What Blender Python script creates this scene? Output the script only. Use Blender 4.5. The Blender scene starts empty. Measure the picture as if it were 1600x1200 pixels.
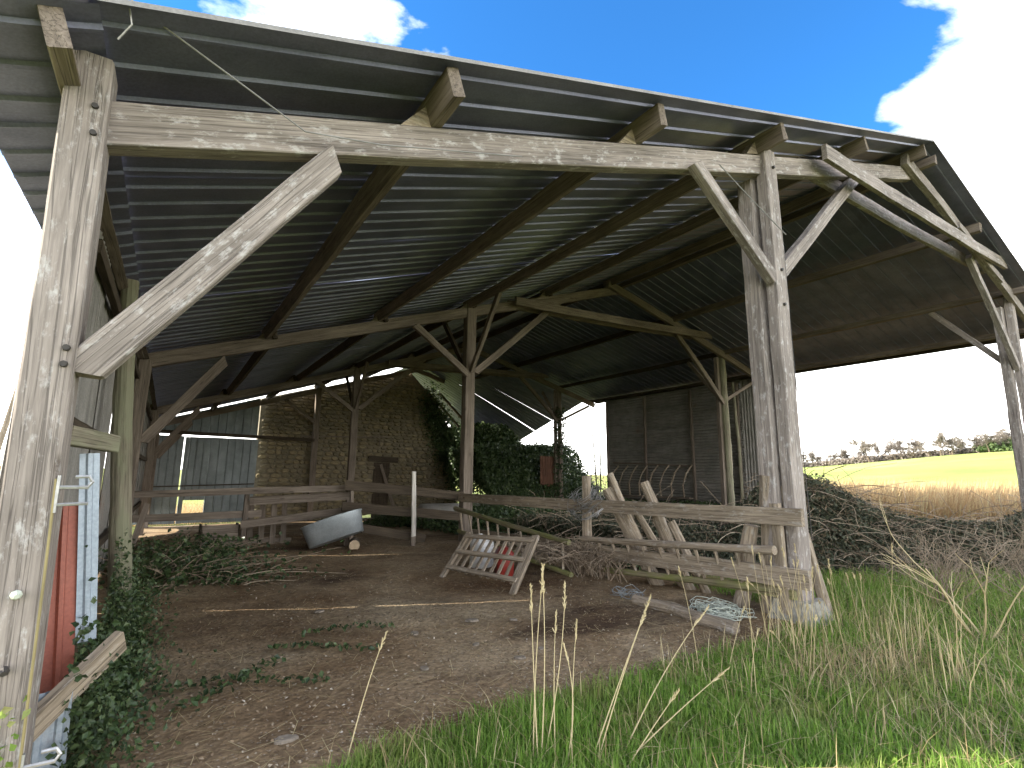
import bpy, math, random
import numpy as np
from mathutils import Matrix, Vector
rnd = random.Random(7)
rng = np.random.default_rng(7)
R_ = math.radians
scene = bpy.context.scene
col = scene.collection

# ------------------------------------------------------------------ camera
cd = bpy.data.cameras.new('camera'); cam = bpy.data.objects.new('camera', cd); col.objects.link(cam)
cd.sensor_width = 36.0; cd.lens = 18.0; cd.clip_start = 0.05; cd.clip_end = 4000
CR = Vector((0.83269, -0.55359, 0.01292)); CU = Vector((-0.10612, -0.13663, 0.98492)); CF = Vector((0.54347, 0.82151, 0.17251))
m = Matrix.Identity(4)
for i in range(3):
    m[i][0] = CR[i]; m[i][1] = CU[i]; m[i][2] = -CF[i]
m.translation = (0, 0, 1.6)
cam.matrix_world = m
scene.camera = cam

# ------------------------------------------------------------------ sun, sky, exposure
SUN_ELEV = R_(32)
SUN_FROM = Vector((-0.919 * math.cos(SUN_ELEV), 0.395 * math.cos(SUN_ELEV), math.sin(SUN_ELEV)))
sl = bpy.data.lights.new('sun', 'SUN'); sl.energy = 2.6; sl.angle = R_(0.53); sl.color = (1.0, 0.93, 0.80)
so = bpy.data.objects.new('sun', sl); col.objects.link(so)
so.rotation_euler = SUN_FROM.to_track_quat('Z', 'Y').to_euler()
world = bpy.data.worlds.new('World'); scene.world = world; world.use_nodes = True
nt = world.node_tree; nt.nodes.clear()
def wn(t, **k):
    n = nt.nodes.new(t)
    for a, b in k.items(): setattr(n, a, b)
    return n
wl = nt.links.new
out = wn('ShaderNodeOutputWorld'); bg = wn('ShaderNodeBackground'); bg.inputs[1].default_value = 0.13
sky = wn('ShaderNodeTexSky', sky_type='NISHITA', sun_disc=False, sun_elevation=SUN_ELEV,
         sun_rotation=math.atan2(SUN_FROM.x, SUN_FROM.y), altitude=100, air_density=1.0, dust_density=0.0, ozone_density=6.0)
tc = wn('ShaderNodeTexCoord'); sp = wn('ShaderNodeSeparateXYZ'); wl(tc.outputs['Generated'], sp.inputs[0])
za = wn('ShaderNodeMath', operation='MAXIMUM'); wl(sp.outputs['Z'], za.inputs[0]); za.inputs[1].default_value = 0.0
zb = wn('ShaderNodeMath', operation='ADD'); wl(za.outputs[0], zb.inputs[0]); zb.inputs[1].default_value = 0.22
dv = wn('ShaderNodeVectorMath', operation='DIVIDE'); wl(tc.outputs['Generated'], dv.inputs[0])
cb = wn('ShaderNodeCombineXYZ')
for i in range(3): wl(zb.outputs[0], cb.inputs[i])
wl(cb.outputs[0], dv.inputs[1])
mp = wn('ShaderNodeMapping'); wl(dv.outputs[0], mp.inputs[0]); mp.inputs['Location'].default_value = (3.76, 1.87, 0.0); mp.inputs['Scale'].default_value = (1, 1, 0)
nz = wn('ShaderNodeTexNoise'); nz.inputs['Scale'].default_value = 1.2; nz.inputs['Detail'].default_value = 9; nz.inputs['Roughness'].default_value = 0.55; nz.inputs['Distortion'].default_value = 0.3
wl(mp.outputs[0], nz.inputs['Vector'])
cr = wn('ShaderNodeValToRGB'); cr.color_ramp.elements[0].position = 0.49; cr.color_ramp.elements[0].color = (0, 0, 0, 1); cr.color_ramp.elements[1].position = 0.61; cr.color_ramp.elements[1].color = (1, 1, 1, 1)
wl(nz.outputs['Fac'], cr.inputs[0])
hz = wn('ShaderNodeMapRange', interpolation_type='SMOOTHSTEP'); wl(sp.outputs['Z'], hz.inputs[0])
hz.inputs[1].default_value = 0.08; hz.inputs[2].default_value = 0.50; hz.inputs[3].default_value = 0.94; hz.inputs[4].default_value = 0.0
mxf = wn('ShaderNodeMath', operation='MAXIMUM'); wl(cr.outputs[0], mxf.inputs[0]); wl(hz.outputs[0], mxf.inputs[1])
mix = wn('ShaderNodeMixRGB'); wl(mxf.outputs[0], mix.inputs[0]); tint = wn('ShaderNodeMixRGB', blend_type='MULTIPLY'); tint.inputs[0].default_value = 1.0; tint.inputs[2].default_value = (0.155, 0.365, 0.47, 1); wl(sky.outputs[0], tint.inputs[1]); wl(tint.outputs[0], mix.inputs[1]); mix.inputs[2].default_value = (8.0, 7.8, 7.4, 1)
wl(mix.outputs[0], bg.inputs[0]); wl(bg.outputs[0], out.inputs[0])
vs = scene.view_settings
vs.view_transform = 'Standard'; vs.look = 'None'; vs.gamma = 1; vs.use_curve_mapping = False; vs.exposure = 2.7

# ------------------------------------------------------------------ materials
def srgb(r, g, b):
    f = lambda c: ((c / 255 + 0.055) / 1.055) ** 2.4 if c > 10 else c / 255 / 12.92
    return (f(r), f(g), f(b), 1)
class Mat:
    def __init__(s, name, rough=0.8, metal=0.0, spec=0.3):
        s.m = bpy.data.materials.new(name); s.m.use_nodes = True; s.t = s.m.node_tree
        s.b = s.t.nodes['Principled BSDF']; s.b.inputs['Roughness'].default_value = rough; s.b.inputs['Metallic'].default_value = metal
        s.b.inputs['Specular IOR Level'].default_value = spec
    def n(s, t, **k):
        x = s.t.nodes.new(t)
        for a, b in k.items(): setattr(x, a, b)
        return x
    def l(s, a, b): s.t.links.new(a, b)
    def coord(s, kind='Object', scale=(1, 1, 1), rand=True):
        mp = s.n('ShaderNodeMapping'); mp.inputs['Scale'].default_value = scale
        if kind == 'World':
            g = s.n('ShaderNodeNewGeometry'); s.l(g.outputs['Position'], mp.inputs[0])
        else:
            c = s.n('ShaderNodeTexCoord'); s.l(c.outputs[kind], mp.inputs[0])
            if rand:
                o = s.n('ShaderNodeObjectInfo'); mu = s.n('ShaderNodeMath', operation='MULTIPLY'); mu.inputs[1].default_value = 37.0
                s.l(o.outputs['Random'], mu.inputs[0]); cm = s.n('ShaderNodeCombineXYZ')
                for i in range(3): s.l(mu.outputs[0], cm.inputs[i])
                s.l(cm.outputs[0], mp.inputs['Location'])
        return mp.outputs[0]
    def noise(s, v, scale, detail=4, rough=0.55, dist=0.0):
        x = s.n('ShaderNodeTexNoise'); s.l(v, x.inputs['Vector'])
        x.inputs['Scale'].default_value = scale; x.inputs['Detail'].default_value = detail; x.inputs['Roughness'].default_value = rough; x.inputs['Distortion'].default_value = dist
        return x.outputs['Fac']
    def ramp(s, f, stops):
        r = s.n('ShaderNodeValToRGB'); e = r.color_ramp.elements
        while len(e) < len(stops): e.new(0.5)
        for i, (p, c) in enumerate(stops):
            e[i].position = p; e[i].color = c if len(c) == 4 else (*c, 1)
        s.l(f, r.inputs[0]); return r.outputs[0]
    def mixc(s, f, a, b, mode='MIX'):
        x = s.n('ShaderNodeMixRGB', blend_type=mode)
        for i, v in enumerate((f, a, b)):
            if hasattr(v, 'links'): s.l(v, x.inputs[i])
            else: x.inputs[i].default_value = v
        return x.outputs[0]
    def color(s, c): s.l(c, s.b.inputs['Base Color']) if hasattr(c, 'links') else setattr(s.b.inputs['Base Color'], 'default_value', c)
    def bump(s, f, st=0.3, d=0.02):
        x = s.n('ShaderNodeBump'); x.inputs['Strength'].default_value = st; x.inputs['Distance'].default_value = d
        s.l(f, x.inputs['Height']); s.l(x.outputs[0], s.b.inputs['Normal'])
W0 = (0, 0, 0, 1); W1 = (1, 1, 1, 1)
def wood(name, dark, light, lichen=None, lic_amt=0.6, moss=None):
    M = Mat(name, 0.85, 0, 0.2)
    v = M.coord('Object', (0.9, 20, 20)); g = M.noise(v, 1.7, 8, 0.68, 0.7)
    c = M.ramp(g, [(0.28, dark), (0.5, tuple(0.5 * (a + b) for a, b in zip(dark, light))), (0.72, light)])
    v2 = M.coord('Object', (0.7, 2.2, 2.2)); g2 = M.noise(v2, 1.3, 5, 0.6)
    c = M.mixc(M.ramp(g2, [(0.35, (0.62, 0.62, 0.62, 1)), (0.65, (1.12, 1.1, 1.08, 1))]), c, c, 'MULTIPLY') if False else M.mixc(0.8, c, M.ramp(g2, [(0.3, (0.55, 0.53, 0.5, 1)), (0.65, (1.15, 1.13, 1.1, 1))]), 'MULTIPLY')
    # long drying cracks
    v3 = M.coord('Object', (0.28, 22, 22)); g3 = M.noise(v3, 1.5, 3, 0.5, 0.35)
    crk = M.ramp(g3, [(0.475, W0), (0.497, W1), (0.51, W1), (0.53, W0)])
    c = M.mixc(M.mixc(1.0, crk, (0.55, 0.55, 0.55, 1), 'MULTIPLY'), c, (dark[0] * 0.3, dark[1] * 0.3, dark[2] * 0.3, 1))
    # knots
    kv = M.coord('Object', (1.3, 4.5, 4.5)); vo = M.n('ShaderNodeTexVoronoi'); M.l(kv, vo.inputs['Vector']); vo.inputs['Scale'].default_value = 1.1
    kf = M.ramp(vo.outputs['Distance'], [(0.04, (0.75, 0.75, 0.75, 1)), (0.10, W0)])
    c = M.mixc(kf, c, (dark[0] * 0.5, dark[1] * 0.45, dark[2] * 0.4, 1))
    if lichen:
        lv = M.coord('Object', (3.5, 8, 8)); ln = M.noise(lv, 2.2, 8, 0.7)
        c = M.mixc(M.ramp(ln, [(0.54, W0), (0.66, (lic_amt, lic_amt, lic_amt, 1))]), c, lichen)
    if moss:
        mv = M.coord('Object', (1.5, 5, 5)); mn = M.noise(mv, 1.5, 5, 0.6)
        c = M.mixc(M.ramp(mn, [(0.42, W0), (0.6, (0.85, 0.85, 0.85, 1))]), c, moss)
    M.color(c)
    M.bump(M.mixc(0.5, g, M.mixc(1.0, W1, crk, 'SUBTRACT')), 0.55, 0.012)
    return M.m
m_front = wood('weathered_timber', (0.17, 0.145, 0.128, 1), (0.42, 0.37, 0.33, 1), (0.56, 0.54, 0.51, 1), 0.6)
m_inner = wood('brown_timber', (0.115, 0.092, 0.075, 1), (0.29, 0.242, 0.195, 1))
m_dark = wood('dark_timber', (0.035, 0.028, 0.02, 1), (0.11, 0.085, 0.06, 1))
m_plank = wood('grey_plank', (0.17, 0.135, 0.098, 1), (0.43, 0.355, 0.265, 1), (0.48, 0.45, 0.40, 1), 0.5)
m_mossy = wood('mossy_pole', (0.14, 0.12, 0.07, 1), (0.32, 0.28, 0.18, 1), None, 0, (0.20, 0.21, 0.07, 1))
m_logw = wood('green_log', (0.14, 0.125, 0.09, 1), (0.32, 0.29, 0.215, 1), None, 0, (0.21, 0.21, 0.135, 1))
m_white = wood('flaking_white_paint', (0.45, 0.42, 0.37, 1), (0.75, 0.73, 0.68, 1))
def metal(name, a, b, rust=None, metal_=0.35, rough=0.5, rust_lo=0.58):
    M = Mat(name, rough, metal_, 0.5)
    v = M.coord('Object', (1, 1, 1)); n1 = M.noise(v, 2.2, 8, 0.65); c = M.ramp(n1, [(0.3, a), (0.7, b)])
    v2 = M.coord('Object', (0.35, 1.6, 1.6)); n2 = M.noise(v2, 1.6, 5, 0.6); c = M.mixc(0.6, c, M.ramp(n2, [(0.3, (0.6, 0.6, 0.6, 1)), (0.7, (1.1, 1.1, 1.1, 1))]), 'MULTIPLY')
    sp = M.noise(v, 55, 3, 0.6); c = M.mixc(0.35, c, M.ramp(sp, [(0.35, (0.6, 0.6, 0.6, 1)), (0.65, (1.2, 1.2, 1.2, 1))]), 'MULTIPLY')
    if rust:
        n3 = M.noise(v, 1.1, 8, 0.7); c = M.mixc(M.ramp(n3, [(rust_lo, W0), (rust_lo + 0.12, (0.85, 0.85, 0.85, 1))]), c, rust)
    M.color(c); M.bump(n1, 0.15, 0.01); return M.m
m_roof = metal('galvanised_roof', (0.135, 0.142, 0.205, 1), (0.225, 0.232, 0.315, 1), (0.12, 0.095, 0.08, 1), 0.45, 0.45, 0.70)
m_wallsheet = metal('grey_green_sheet', (0.14, 0.165, 0.17, 1), (0.24, 0.27, 0.275, 1), None, 0.2, 0.5)
m_corr = metal('dull_corrugated_iron', (0.20, 0.19, 0.17, 1), (0.34, 0.32, 0.29, 1), (0.18, 0.11, 0.07, 1), 0.25, 0.6, 0.6)
m_zinc = metal('zinc', (0.36, 0.40, 0.42, 1), (0.55, 0.60, 0.62, 1), None, 0.5, 0.45)
m_redsheet = metal('red_rusty_sheet', (0.30, 0.075, 0.045, 1), (0.36, 0.12, 0.08, 1), (0.42, 0.40, 0.38, 1), 0.05, 0.6, 0.60)
m_bluesheet = metal('blue_grey_sheet', (0.26, 0.31, 0.36, 1), (0.40, 0.45, 0.50, 1), (0.22, 0.14, 0.10, 1), 0.2, 0.5, 0.60)
m_rust = metal('rusty_iron', (0.10, 0.045, 0.025, 1), (0.18, 0.085, 0.05, 1), None, 0.1, 0.8)
m_iron = metal('bare_iron', (0.30, 0.29, 0.28, 1), (0.50, 0.49, 0.47, 1), None, 0.6, 0.45)
m_nail = metal('dark_bolt', (0.03, 0.028, 0.026, 1), (0.07, 0.06, 0.05, 1), None, 0.4, 0.6)
def plain(name, c, rough=0.7, var=0.25, sc=6, spec=0.3):
    M = Mat(name, rough, 0, spec); v = M.coord('Object', (1, 1, 1)); n1 = M.noise(v, sc, 6, 0.6)
    M.color(M.ramp(n1, [(0.3, tuple(x * (1 - var) for x in c[:3])), (0.7, tuple(x * (1 + var) for x in c[:3]))])); M.bump(n1, 0.3, 0.01); return M.m
m_whiteplastic = plain('white_plastic', (0.72, 0.71, 0.68), 0.45, 0.06)
m_redplastic = plain('red_plastic', (0.28, 0.035, 0.025), 0.45, 0.15)
m_black = plain('black_rubber', (0.02, 0.02, 0.02), 0.6)
m_yellowstrip = plain('yellow_strip', (0.27, 0.22, 0.10), 0.6, 0.2)
m_twine = plain('pale_twine', (0.42, 0.44, 0.36), 0.8, 0.3)
m_bluetwine = plain('blue_twine', (0.20, 0.21, 0.205), 0.8, 0.3)
m_wire = plain('grey_wire', (0.24, 0.23, 0.22), 0.6, 0.2)
m_concrete = plain('lichened_concrete', (0.24, 0.225, 0.185), 0.95, 0.45, 16)
m_floorstone = plain('buried_stone', (0.20, 0.165, 0.125), 0.95, 0.35, 20)
m_cutwood = plain('cut_wood', (0.48, 0.37, 0.24), 0.8, 0.2, 12)
m_bark = plain('bark', (0.11, 0.085, 0.06), 0.9, 0.4, 12)
m_stonecore = plain('wall_mortar', (0.17, 0.145, 0.10), 0.95, 0.3, 8)
def stone_mat():
    M = Mat('rubble_stone', 0.9, 0, 0.2); v = M.coord('Object', (1, 1, 1)); n1 = M.noise(v, 3.5, 7, 0.65)
    o = M.n('ShaderNodeObjectInfo'); g = M.n('ShaderNodeNewGeometry')
    wv = M.n('ShaderNodeTexWhiteNoise', noise_dimensions='1D'); M.l(g.outputs['Random Per Island'], wv.inputs['W'])
    ad = M.n('ShaderNodeMath', operation='ADD'); M.l(o.outputs['Random'], ad.inputs[0]); M.l(wv.outputs['Value'], ad.inputs[1])
    fr = M.n('ShaderNodeMath', operation='FRACT'); M.l(ad.outputs[0], fr.inputs[0])
    c = M.ramp(fr.outputs[0], [(0, (0.19, 0.155, 0.09, 1)), (0.35, (0.27, 0.22, 0.13, 1)), (0.7, (0.16, 0.14, 0.09, 1)), (1, (0.23, 0.19, 0.125, 1))])
    c = M.mixc(0.8, c, M.ramp(n1, [(0.3, (0.6, 0.6, 0.6, 1)), (0.7, (1.2, 1.2, 1.2, 1))]), 'MULTIPLY'); M.color(c); M.bump(n1, 0.5, 0.02); return M.m
m_stone = stone_mat()
def tinted(name, stops, rough=0.6, trans=0.0, spec=0.25, broad=None):
    """leaf, blade and straw material: colour from a random value per piece"""
    M = Mat(name, rough, 0, spec); g = M.n('ShaderNodeNewGeometry')
    c = M.ramp(g.outputs['Random Per Island'], stops)
    if broad:
        n1 = M.noise(M.coord('World', (1, 1, 1)), broad[0], 4, 0.6); c = M.mixc(M.ramp(n1, [(broad[1], W0), (broad[2], W1)]), c, broad[3])
    M.color(c)
    if trans:
        tr = M.n('ShaderNodeBsdfTranslucent'); M.l(c, tr.inputs[0]); mx = M.n('ShaderNodeMixShader'); mx.inputs[0].default_value = trans
        M.l(M.b.outputs[0], mx.inputs[1]); M.l(tr.outputs[0], mx.inputs[2]); o = [n for n in M.t.nodes if n.type == 'OUTPUT_MATERIAL'][0]; M.l(mx.outputs[0], o.inputs[0])
    return M.m
m_ivy = tinted('ivy_leaf', [(0, (0.022, 0.04, 0.014)), (0.6, (0.045, 0.075, 0.025)), (1, (0.09, 0.12, 0.045))], 0.45, 0.2, 0.35)
m_bramble = tinted('bramble_leaf', [(0, (0.045, 0.05, 0.032)), (0.5, (0.075, 0.085, 0.05)), (0.8, (0.11, 0.11, 0.07)), (1, (0.20, 0.15, 0.095))], 0.6, 0.2, 0.2)
m_grass = tinted('grass_blade', [(0, (0.12, 0.22, 0.03)), (0.6, (0.19, 0.33, 0.05)), (0.88, (0.26, 0.37, 0.08)), (1, (0.45, 0.39, 0.20))], 0.55, 0.5, 0.3, (1.3, 0.48, 0.72, (0.30, 0.32, 0.10, 1)))
m_straw = tinted('dry_grass', [(0, (0.24, 0.175, 0.09)), (0.5, (0.40, 0.31, 0.165)), (1, (0.55, 0.46, 0.27))], 0.7, 0.3, 0.2)
m_stalk = tinted('dry_stalk', [(0, (0.42, 0.32, 0.16)), (0.5, (0.52, 0.42, 0.23)), (1, (0.60, 0.50, 0.30))], 0.7, 0.15, 0.2)
m_reed = tinted('dead_reed', [(0, (0.40, 0.26, 0.13)), (0.6, (0.54, 0.38, 0.20)), (1, (0.60, 0.50, 0.27))], 0.7, 0.3, 0.2)
m_twig = tinted('grey_twig', [(0, (0.16, 0.12, 0.085)), (0.6, (0.26, 0.20, 0.14)), (1, (0.36, 0.29, 0.21))], 0.8, 0, 0.2)
m_fartwig = tinted('winter_crown', [(0, (0.13, 0.11, 0.095)), (1, (0.22, 0.19, 0.16))], 0.9, 0, 0.1)
m_evergreen = tinted('evergreen_leaf', [(0, (0.05, 0.085, 0.03)), (1, (0.10, 0.14, 0.05))], 0.6, 0.1, 0.2)
m_litter = tinted('floor_litter', [(0, (0.10, 0.065, 0.04)), (0.6, (0.22, 0.16, 0.10)), (0.93, (0.34, 0.28, 0.20)), (1, (0.46, 0.41, 0.33))], 0.85, 0, 0.2)
def ground_mat():
    M = Mat('grass_ground', 0.95, 0, 0.1); w = M.coord('World', (1, 1, 1))
    n1 = M.noise(w, 0.6, 8, 0.65); near = M.ramp(n1, [(0.35, (0.06, 0.075, 0.022)), (0.6, (0.10, 0.115, 0.035)), (0.75, (0.17, 0.14, 0.07))])
    n2 = M.noise(w, 0.05, 5, 0.6); far = M.ramp(n2, [(0.35, (0.16, 0.22, 0.05)), (0.55, (0.25, 0.27, 0.075)), (0.7, (0.36, 0.32, 0.13))])
    g = M.n('ShaderNodeNewGeometry'); ln = M.n('ShaderNodeVectorMath', operation='LENGTH'); M.l(g.outputs['Position'], ln.inputs[0])
    mr = M.n('ShaderNodeMapRange'); M.l(ln.outputs['Value'], mr.inputs[0]); mr.inputs[1].default_value = 30; mr.inputs[2].default_value = 55
    M.color(M.mixc(mr.outputs[0], near, far)); M.bump(M.noise(w, 9, 6, 0.7), 0.6, 0.05); return M.m
def floor_mat():
    M = Mat('barn_dirt', 0.95, 0, 0.15); w = M.coord('World', (1, 1, 1))
    n1 = M.noise(w, 0.55, 6, 0.6, 0.5); c = M.ramp(n1, [(0.33, (0.135, 0.082, 0.042)), (0.5, (0.25, 0.178, 0.105)), (0.68, (0.36, 0.285, 0.185))])
    n2 = M.noise(w, 14, 8, 0.75); c = M.mixc(0.9, c, M.ramp(n2, [(0.33, (0.5, 0.48, 0.46, 1)), (0.66, (1.35, 1.33, 1.3, 1))]), 'MULTIPLY')
    vo = M.n('ShaderNodeTexVoronoi'); M.l(w, vo.inputs['Vector']); vo.inputs['Scale'].default_value = 26; vo.inputs['Randomness'].default_value = 1
    c = M.mixc(M.ramp(vo.outputs['Distance'], [(0.10, (0.6, 0.6, 0.6, 1)), (0.2, W0)]), c, (0.36, 0.32, 0.27, 1))
    # damp dark manure stains
    n3 = M.noise(M.coord('World', (0.35, 0.8, 1)), 0.9, 5, 0.6, 0.8); c = M.mixc(M.ramp(n3, [(0.53, W0), (0.66, (0.8, 0.8, 0.8, 1))]), c, (0.045, 0.026, 0.016, 1))
    M.color(c); M.bump(M.mixc(0.5, n2, vo.outputs['Distance']), 0.8, 0.03); return M.m

# ------------------------------------------------------------------ mesh helpers
WM = {}
def mesh_np(name, V, faces, mat, smooth=False):
    """faces: list of int arrays (n,k)"""
    me = bpy.data.meshes.new(name); V = np.asarray(V, dtype=np.float32).reshape(-1, 3)
    faces = [np.asarray(f, dtype=np.int32) for f in faces if len(f)]
    loops = np.concatenate([f.ravel() for f in faces]); sizes = np.concatenate([np.full(len(f), f.shape[1], np.int32) for f in faces])
    me.vertices.add(len(V)); me.vertices.foreach_set('co', V.ravel()); me.loops.add(len(loops)); me.loops.foreach_set('vertex_index', loops)
    me.polygons.add(len(sizes)); st = np.concatenate([[0], np.cumsum(sizes)[:-1]]).astype(np.int32); me.polygons.foreach_set('loop_start', st)
    me.polygons.foreach_set('use_smooth', np.full(len(sizes), bool(smooth)))
    me.materials.append(mat); me.update(calc_edges=True); me.validate(); return me
def link(name, me, parent=None, M=None, label=None, cat=None, group=None, kind=None):
    o = bpy.data.objects.new(name, me); col.objects.link(o); M = M if M is not None else Matrix.Identity(4)
    WM[o.name] = M
    if parent is not None:
        o.parent = parent; o.matrix_basis = WM[parent.name].inverted() @ M
    else: o.matrix_basis = M
    if label: o['label'] = label
    if cat: o['category'] = cat
    if group: o['group'] = group
    if kind: o['kind'] = kind
    return o
def T(*p): return Matrix.Translation(p)
def thing(name, loc, label, cat, group=None): return link(name, None, None, T(*loc), label, cat, group)
class MB:
    def __init__(s): s.V = []; s.F = {}; s.n = 0
    def add(s, V, F):
        V = np.asarray(V, float).reshape(-1, 3); s.V.append(V)
        for f in F: s.F.setdefault(len(f), []).append([i + s.n for i in f])
        s.n += len(V)
    def box(s, c, d, M=None):
        x, y, z = d[0] / 2, d[1] / 2, d[2] / 2
        V = [Vector((a * x, b * y, e * z)) for a in (-1, 1) for b in (-1, 1) for e in (-1, 1)]
        if M is not None: V = [M @ v for v in V]
        s.add([tuple(v + Vector(c)) for v in V], [(0, 1, 3, 2), (4, 6, 7, 5), (0, 4, 5, 1), (2, 3, 7, 6), (0, 2, 6, 4), (1, 5, 7, 3)])
    def tube(s, pts, r, k=6, cap=True):
        pts = [Vector(p) for p in pts]; n = len(pts); rs = r if hasattr(r, '__len__') else [r] * n
        V = []; ref = None
        for i, p in enumerate(pts):
            d = (pts[min(i + 1, n - 1)] - pts[max(i - 1, 0)]).normalized()
            if ref is None: ref = d.orthogonal().normalized()
            ref = (ref - d * ref.dot(d)).normalized(); b = d.cross(ref)
            for j in range(k):
                a = 2 * math.pi * j / k; V.append(tuple(p + (ref * math.cos(a) + b * math.sin(a)) * rs[i]))
        F = [(i * k + j, i * k + (j + 1) % k, (i + 1) * k + (j + 1) % k, (i + 1) * k + j) for i in range(n - 1) for j in range(k)]
        if cap: F += [tuple(range(k))[::-1], tuple((n - 1) * k + j for j in range(k))]
        s.add(V, F)
    def mesh(s, name, mat, smooth=False): return mesh_np(name, np.concatenate(s.V), [np.array(f) for f in s.F.values()], mat, smooth)
def frame_of(p0, p1, up):
    x = (Vector(p1) - Vector(p0)).normalized(); up = Vector(up)
    z = (up - x * up.dot(x)).normalized(); y = z.cross(x)
    M = Matrix.Identity(4)
    for i in range(3): M[i][0] = x[i]; M[i][1] = y[i]; M[i][2] = z[i]
    M.translation = p0; return M
def timber(name, parent, p0, p1, w, h, mat, up=(0, 0, 1), jit=0.006, bow=0.0, rnd_end=0.01, taper=1.0, chop=0.0, **kw):
    """a squared timber: chamfered section, slightly wandering faces, own local frame (x along its length)"""
    p0 = Vector(p0); L = (Vector(p1) - p0).length; M = frame_of(p0, p1, up); n = max(2, int(L / 0.35) + 1)
    V = []; c = min(w, h) * 0.06; wy = wz = 0
    for i in range(n + 1):
        t = i / n; wy = wy * 0.9 + rnd.gauss(0, jit * 0.3); wz = wz * 0.9 + rnd.gauss(0, jit * 0.3); k = 1 + (taper - 1) * t
        b = bow * 4 * t * (1 - t)
        for (sy, sz, cy, cz) in ((1, 1, 0, 1), (1, 1, 1, 0), (1, -1, 1, 0), (1, -1, 0, 1), (-1, -1, 0, 1), (-1, -1, 1, 0), (-1, 1, 1, 0), (-1, 1, 0, 1)):
            yy = sy * (w / 2 * k - (c if cz else 0)) + wy + rnd.gauss(0, jit * 0.16); zz = sz * (h / 2 * k - (c if cy else 0)) + wz + b + rnd.gauss(0, jit * 0.16)
            xx = t * L
            if i in (0, n): xx += rnd.uniform(-rnd_end, rnd_end) + (chop * zz if i == n else -chop * zz)
            V.append((xx, yy, zz))
    F = [(i * 8 + j, i * 8 + (j + 1) % 8, (i + 1) * 8 + (j + 1) % 8, (i + 1) * 8 + j) for i in range(n) for j in range(8)]
    F += [tuple(range(8))[::-1], tuple(n * 8 + j for j in range(8))]
    b = MB(); b.add(V, F); return link(name, b.mesh(name, mat), parent, M, **kw)
def log(name, parent, pts, r, mat, k=10, jit=0.08, **kw):
    pts = [Vector(p) for p in pts]; o = pts[0]; M = frame_of(o, pts[-1], (0.3, 0.5, 1) if abs((pts[-1] - o).normalized().z) < .9 else (0, 1, 0)); Mi = M.inverted()
    P = [Mi @ p for p in pts]; Q = []; rs = []
    for i in range(len(P) - 1):
        n = max(2, int((P[i + 1] - P[i]).length / 0.25))
        for j in range(n): Q.append(P[i].lerp(P[i + 1], j / n))
    Q.append(P[-1]); nn = len(Q)
    r0, r1 = r if hasattr(r, '__len__') else (r, r)
    rs = [(r0 + (r1 - r0) * i / (nn - 1)) * (1 + rnd.gauss(0, jit * 0.5)) for i in range(nn)]
    Q = [q + Vector((0, rnd.gauss(0, r0 * jit * .5), rnd.gauss(0, r0 * jit * .5))) for q in Q]
    b = MB(); b.tube(Q, rs, k); me = b.mesh(name, mat, False)
    for v in me.vertices: v.co.y += rnd.gauss(0, r0 * jit * .35); v.co.z += rnd.gauss(0, r0 * jit * .35)
    return link(name, me, parent, M, **kw)
def leaves(C, size, normal_bias=(0, 0, 0.6), seed=1, ar=0.75):
    g = np.random.default_rng(seed); C = np.asarray(C, float); n = len(C); s = size * g.uniform(0.55, 1.3, (n, 1))
    N = g.normal(size=(n, 3)) + np.asarray(normal_bias); N /= np.linalg.norm(N, axis=1, keepdims=True)
    A = np.cross(N, g.normal(size=(n, 3))); A /= np.linalg.norm(A, axis=1, keepdims=True) + 1e-9; B = np.cross(N, A)
    V = np.empty((n, 5, 3)); V[:, 0] = C - A * s * .5; V[:, 1] = C - A * s * .1 + B * s * .5 * ar + N * s * .12; V[:, 2] = C + A * s * .55; V[:, 3] = C - A * s * .1 - B * s * .5 * ar + N * s * .12; V[:, 4] = C + N * 0
    i = np.arange(n)[:, None] * 5
    return V.reshape(-1, 3), [np.concatenate([i + np.array([[0, 1, 2]]), i + np.array([[0, 2, 3]])])]
def blades(P, H, W, lean=0.35, seed=1, seg=2, wind=(0, 0)):
    g = np.random.default_rng(seed); P = np.asarray(P, float); n = len(P); H = np.broadcast_to(H, n)[:, None]; W = np.broadcast_to(W, n)[:, None]
    a = g.uniform(0, 2 * np.pi, n); d = np.stack([np.cos(a), np.sin(a), 0 * a], 1); l = lean * np.abs(g.normal(size=(n, 1))) ; sd = np.stack([-np.sin(a + g.normal(0, .6, n)), np.cos(a), 0 * a], 1)
    wv = np.array([wind[0], wind[1], 0.0]); up = np.array([0, 0, 1.0]); rows = []
    for k in range(seg + 1):
        t = k / seg; c = P + up * H * (t - 0.25 * l * t * t) + (d * l + wv) * H * t * t
        if k < seg: w = W * (1 - 0.45 * t) * .5; rows += [c - sd * w, c + sd * w]
        else: rows += [c]
    m_ = len(rows); V = np.stack(rows, 1).reshape(-1, 3); i = np.arange(n)[:, None] * m_
    F4 = np.concatenate([i + np.array([[2 * k, 2 * k + 1, 2 * k + 3, 2 * k + 2]]) for k in range(seg - 1)]) if seg > 1 else np.zeros((0, 4), int)
    F3 = i + np.array([[2 * seg - 2, 2 * seg - 1, 2 * seg]])
    return V, [F4, F3]
def smooth(a, b, x): t = np.clip((np.asarray(x, float) - a) / (b - a), 0, 1); return t * t * (3 - 2 * t)
def snoise(x, y, s, seed=0):
    g = np.random.default_rng(seed); r = np.zeros_like(np.asarray(x, float))
    for k in range(6):
        a = g.uniform(0, 6.28); f = s * g.uniform(0.6, 1.8); r = r + np.sin(x * f * np.cos(a) + y * f * np.sin(a) + g.uniform(0, 6.28))
    return r / 6

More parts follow.
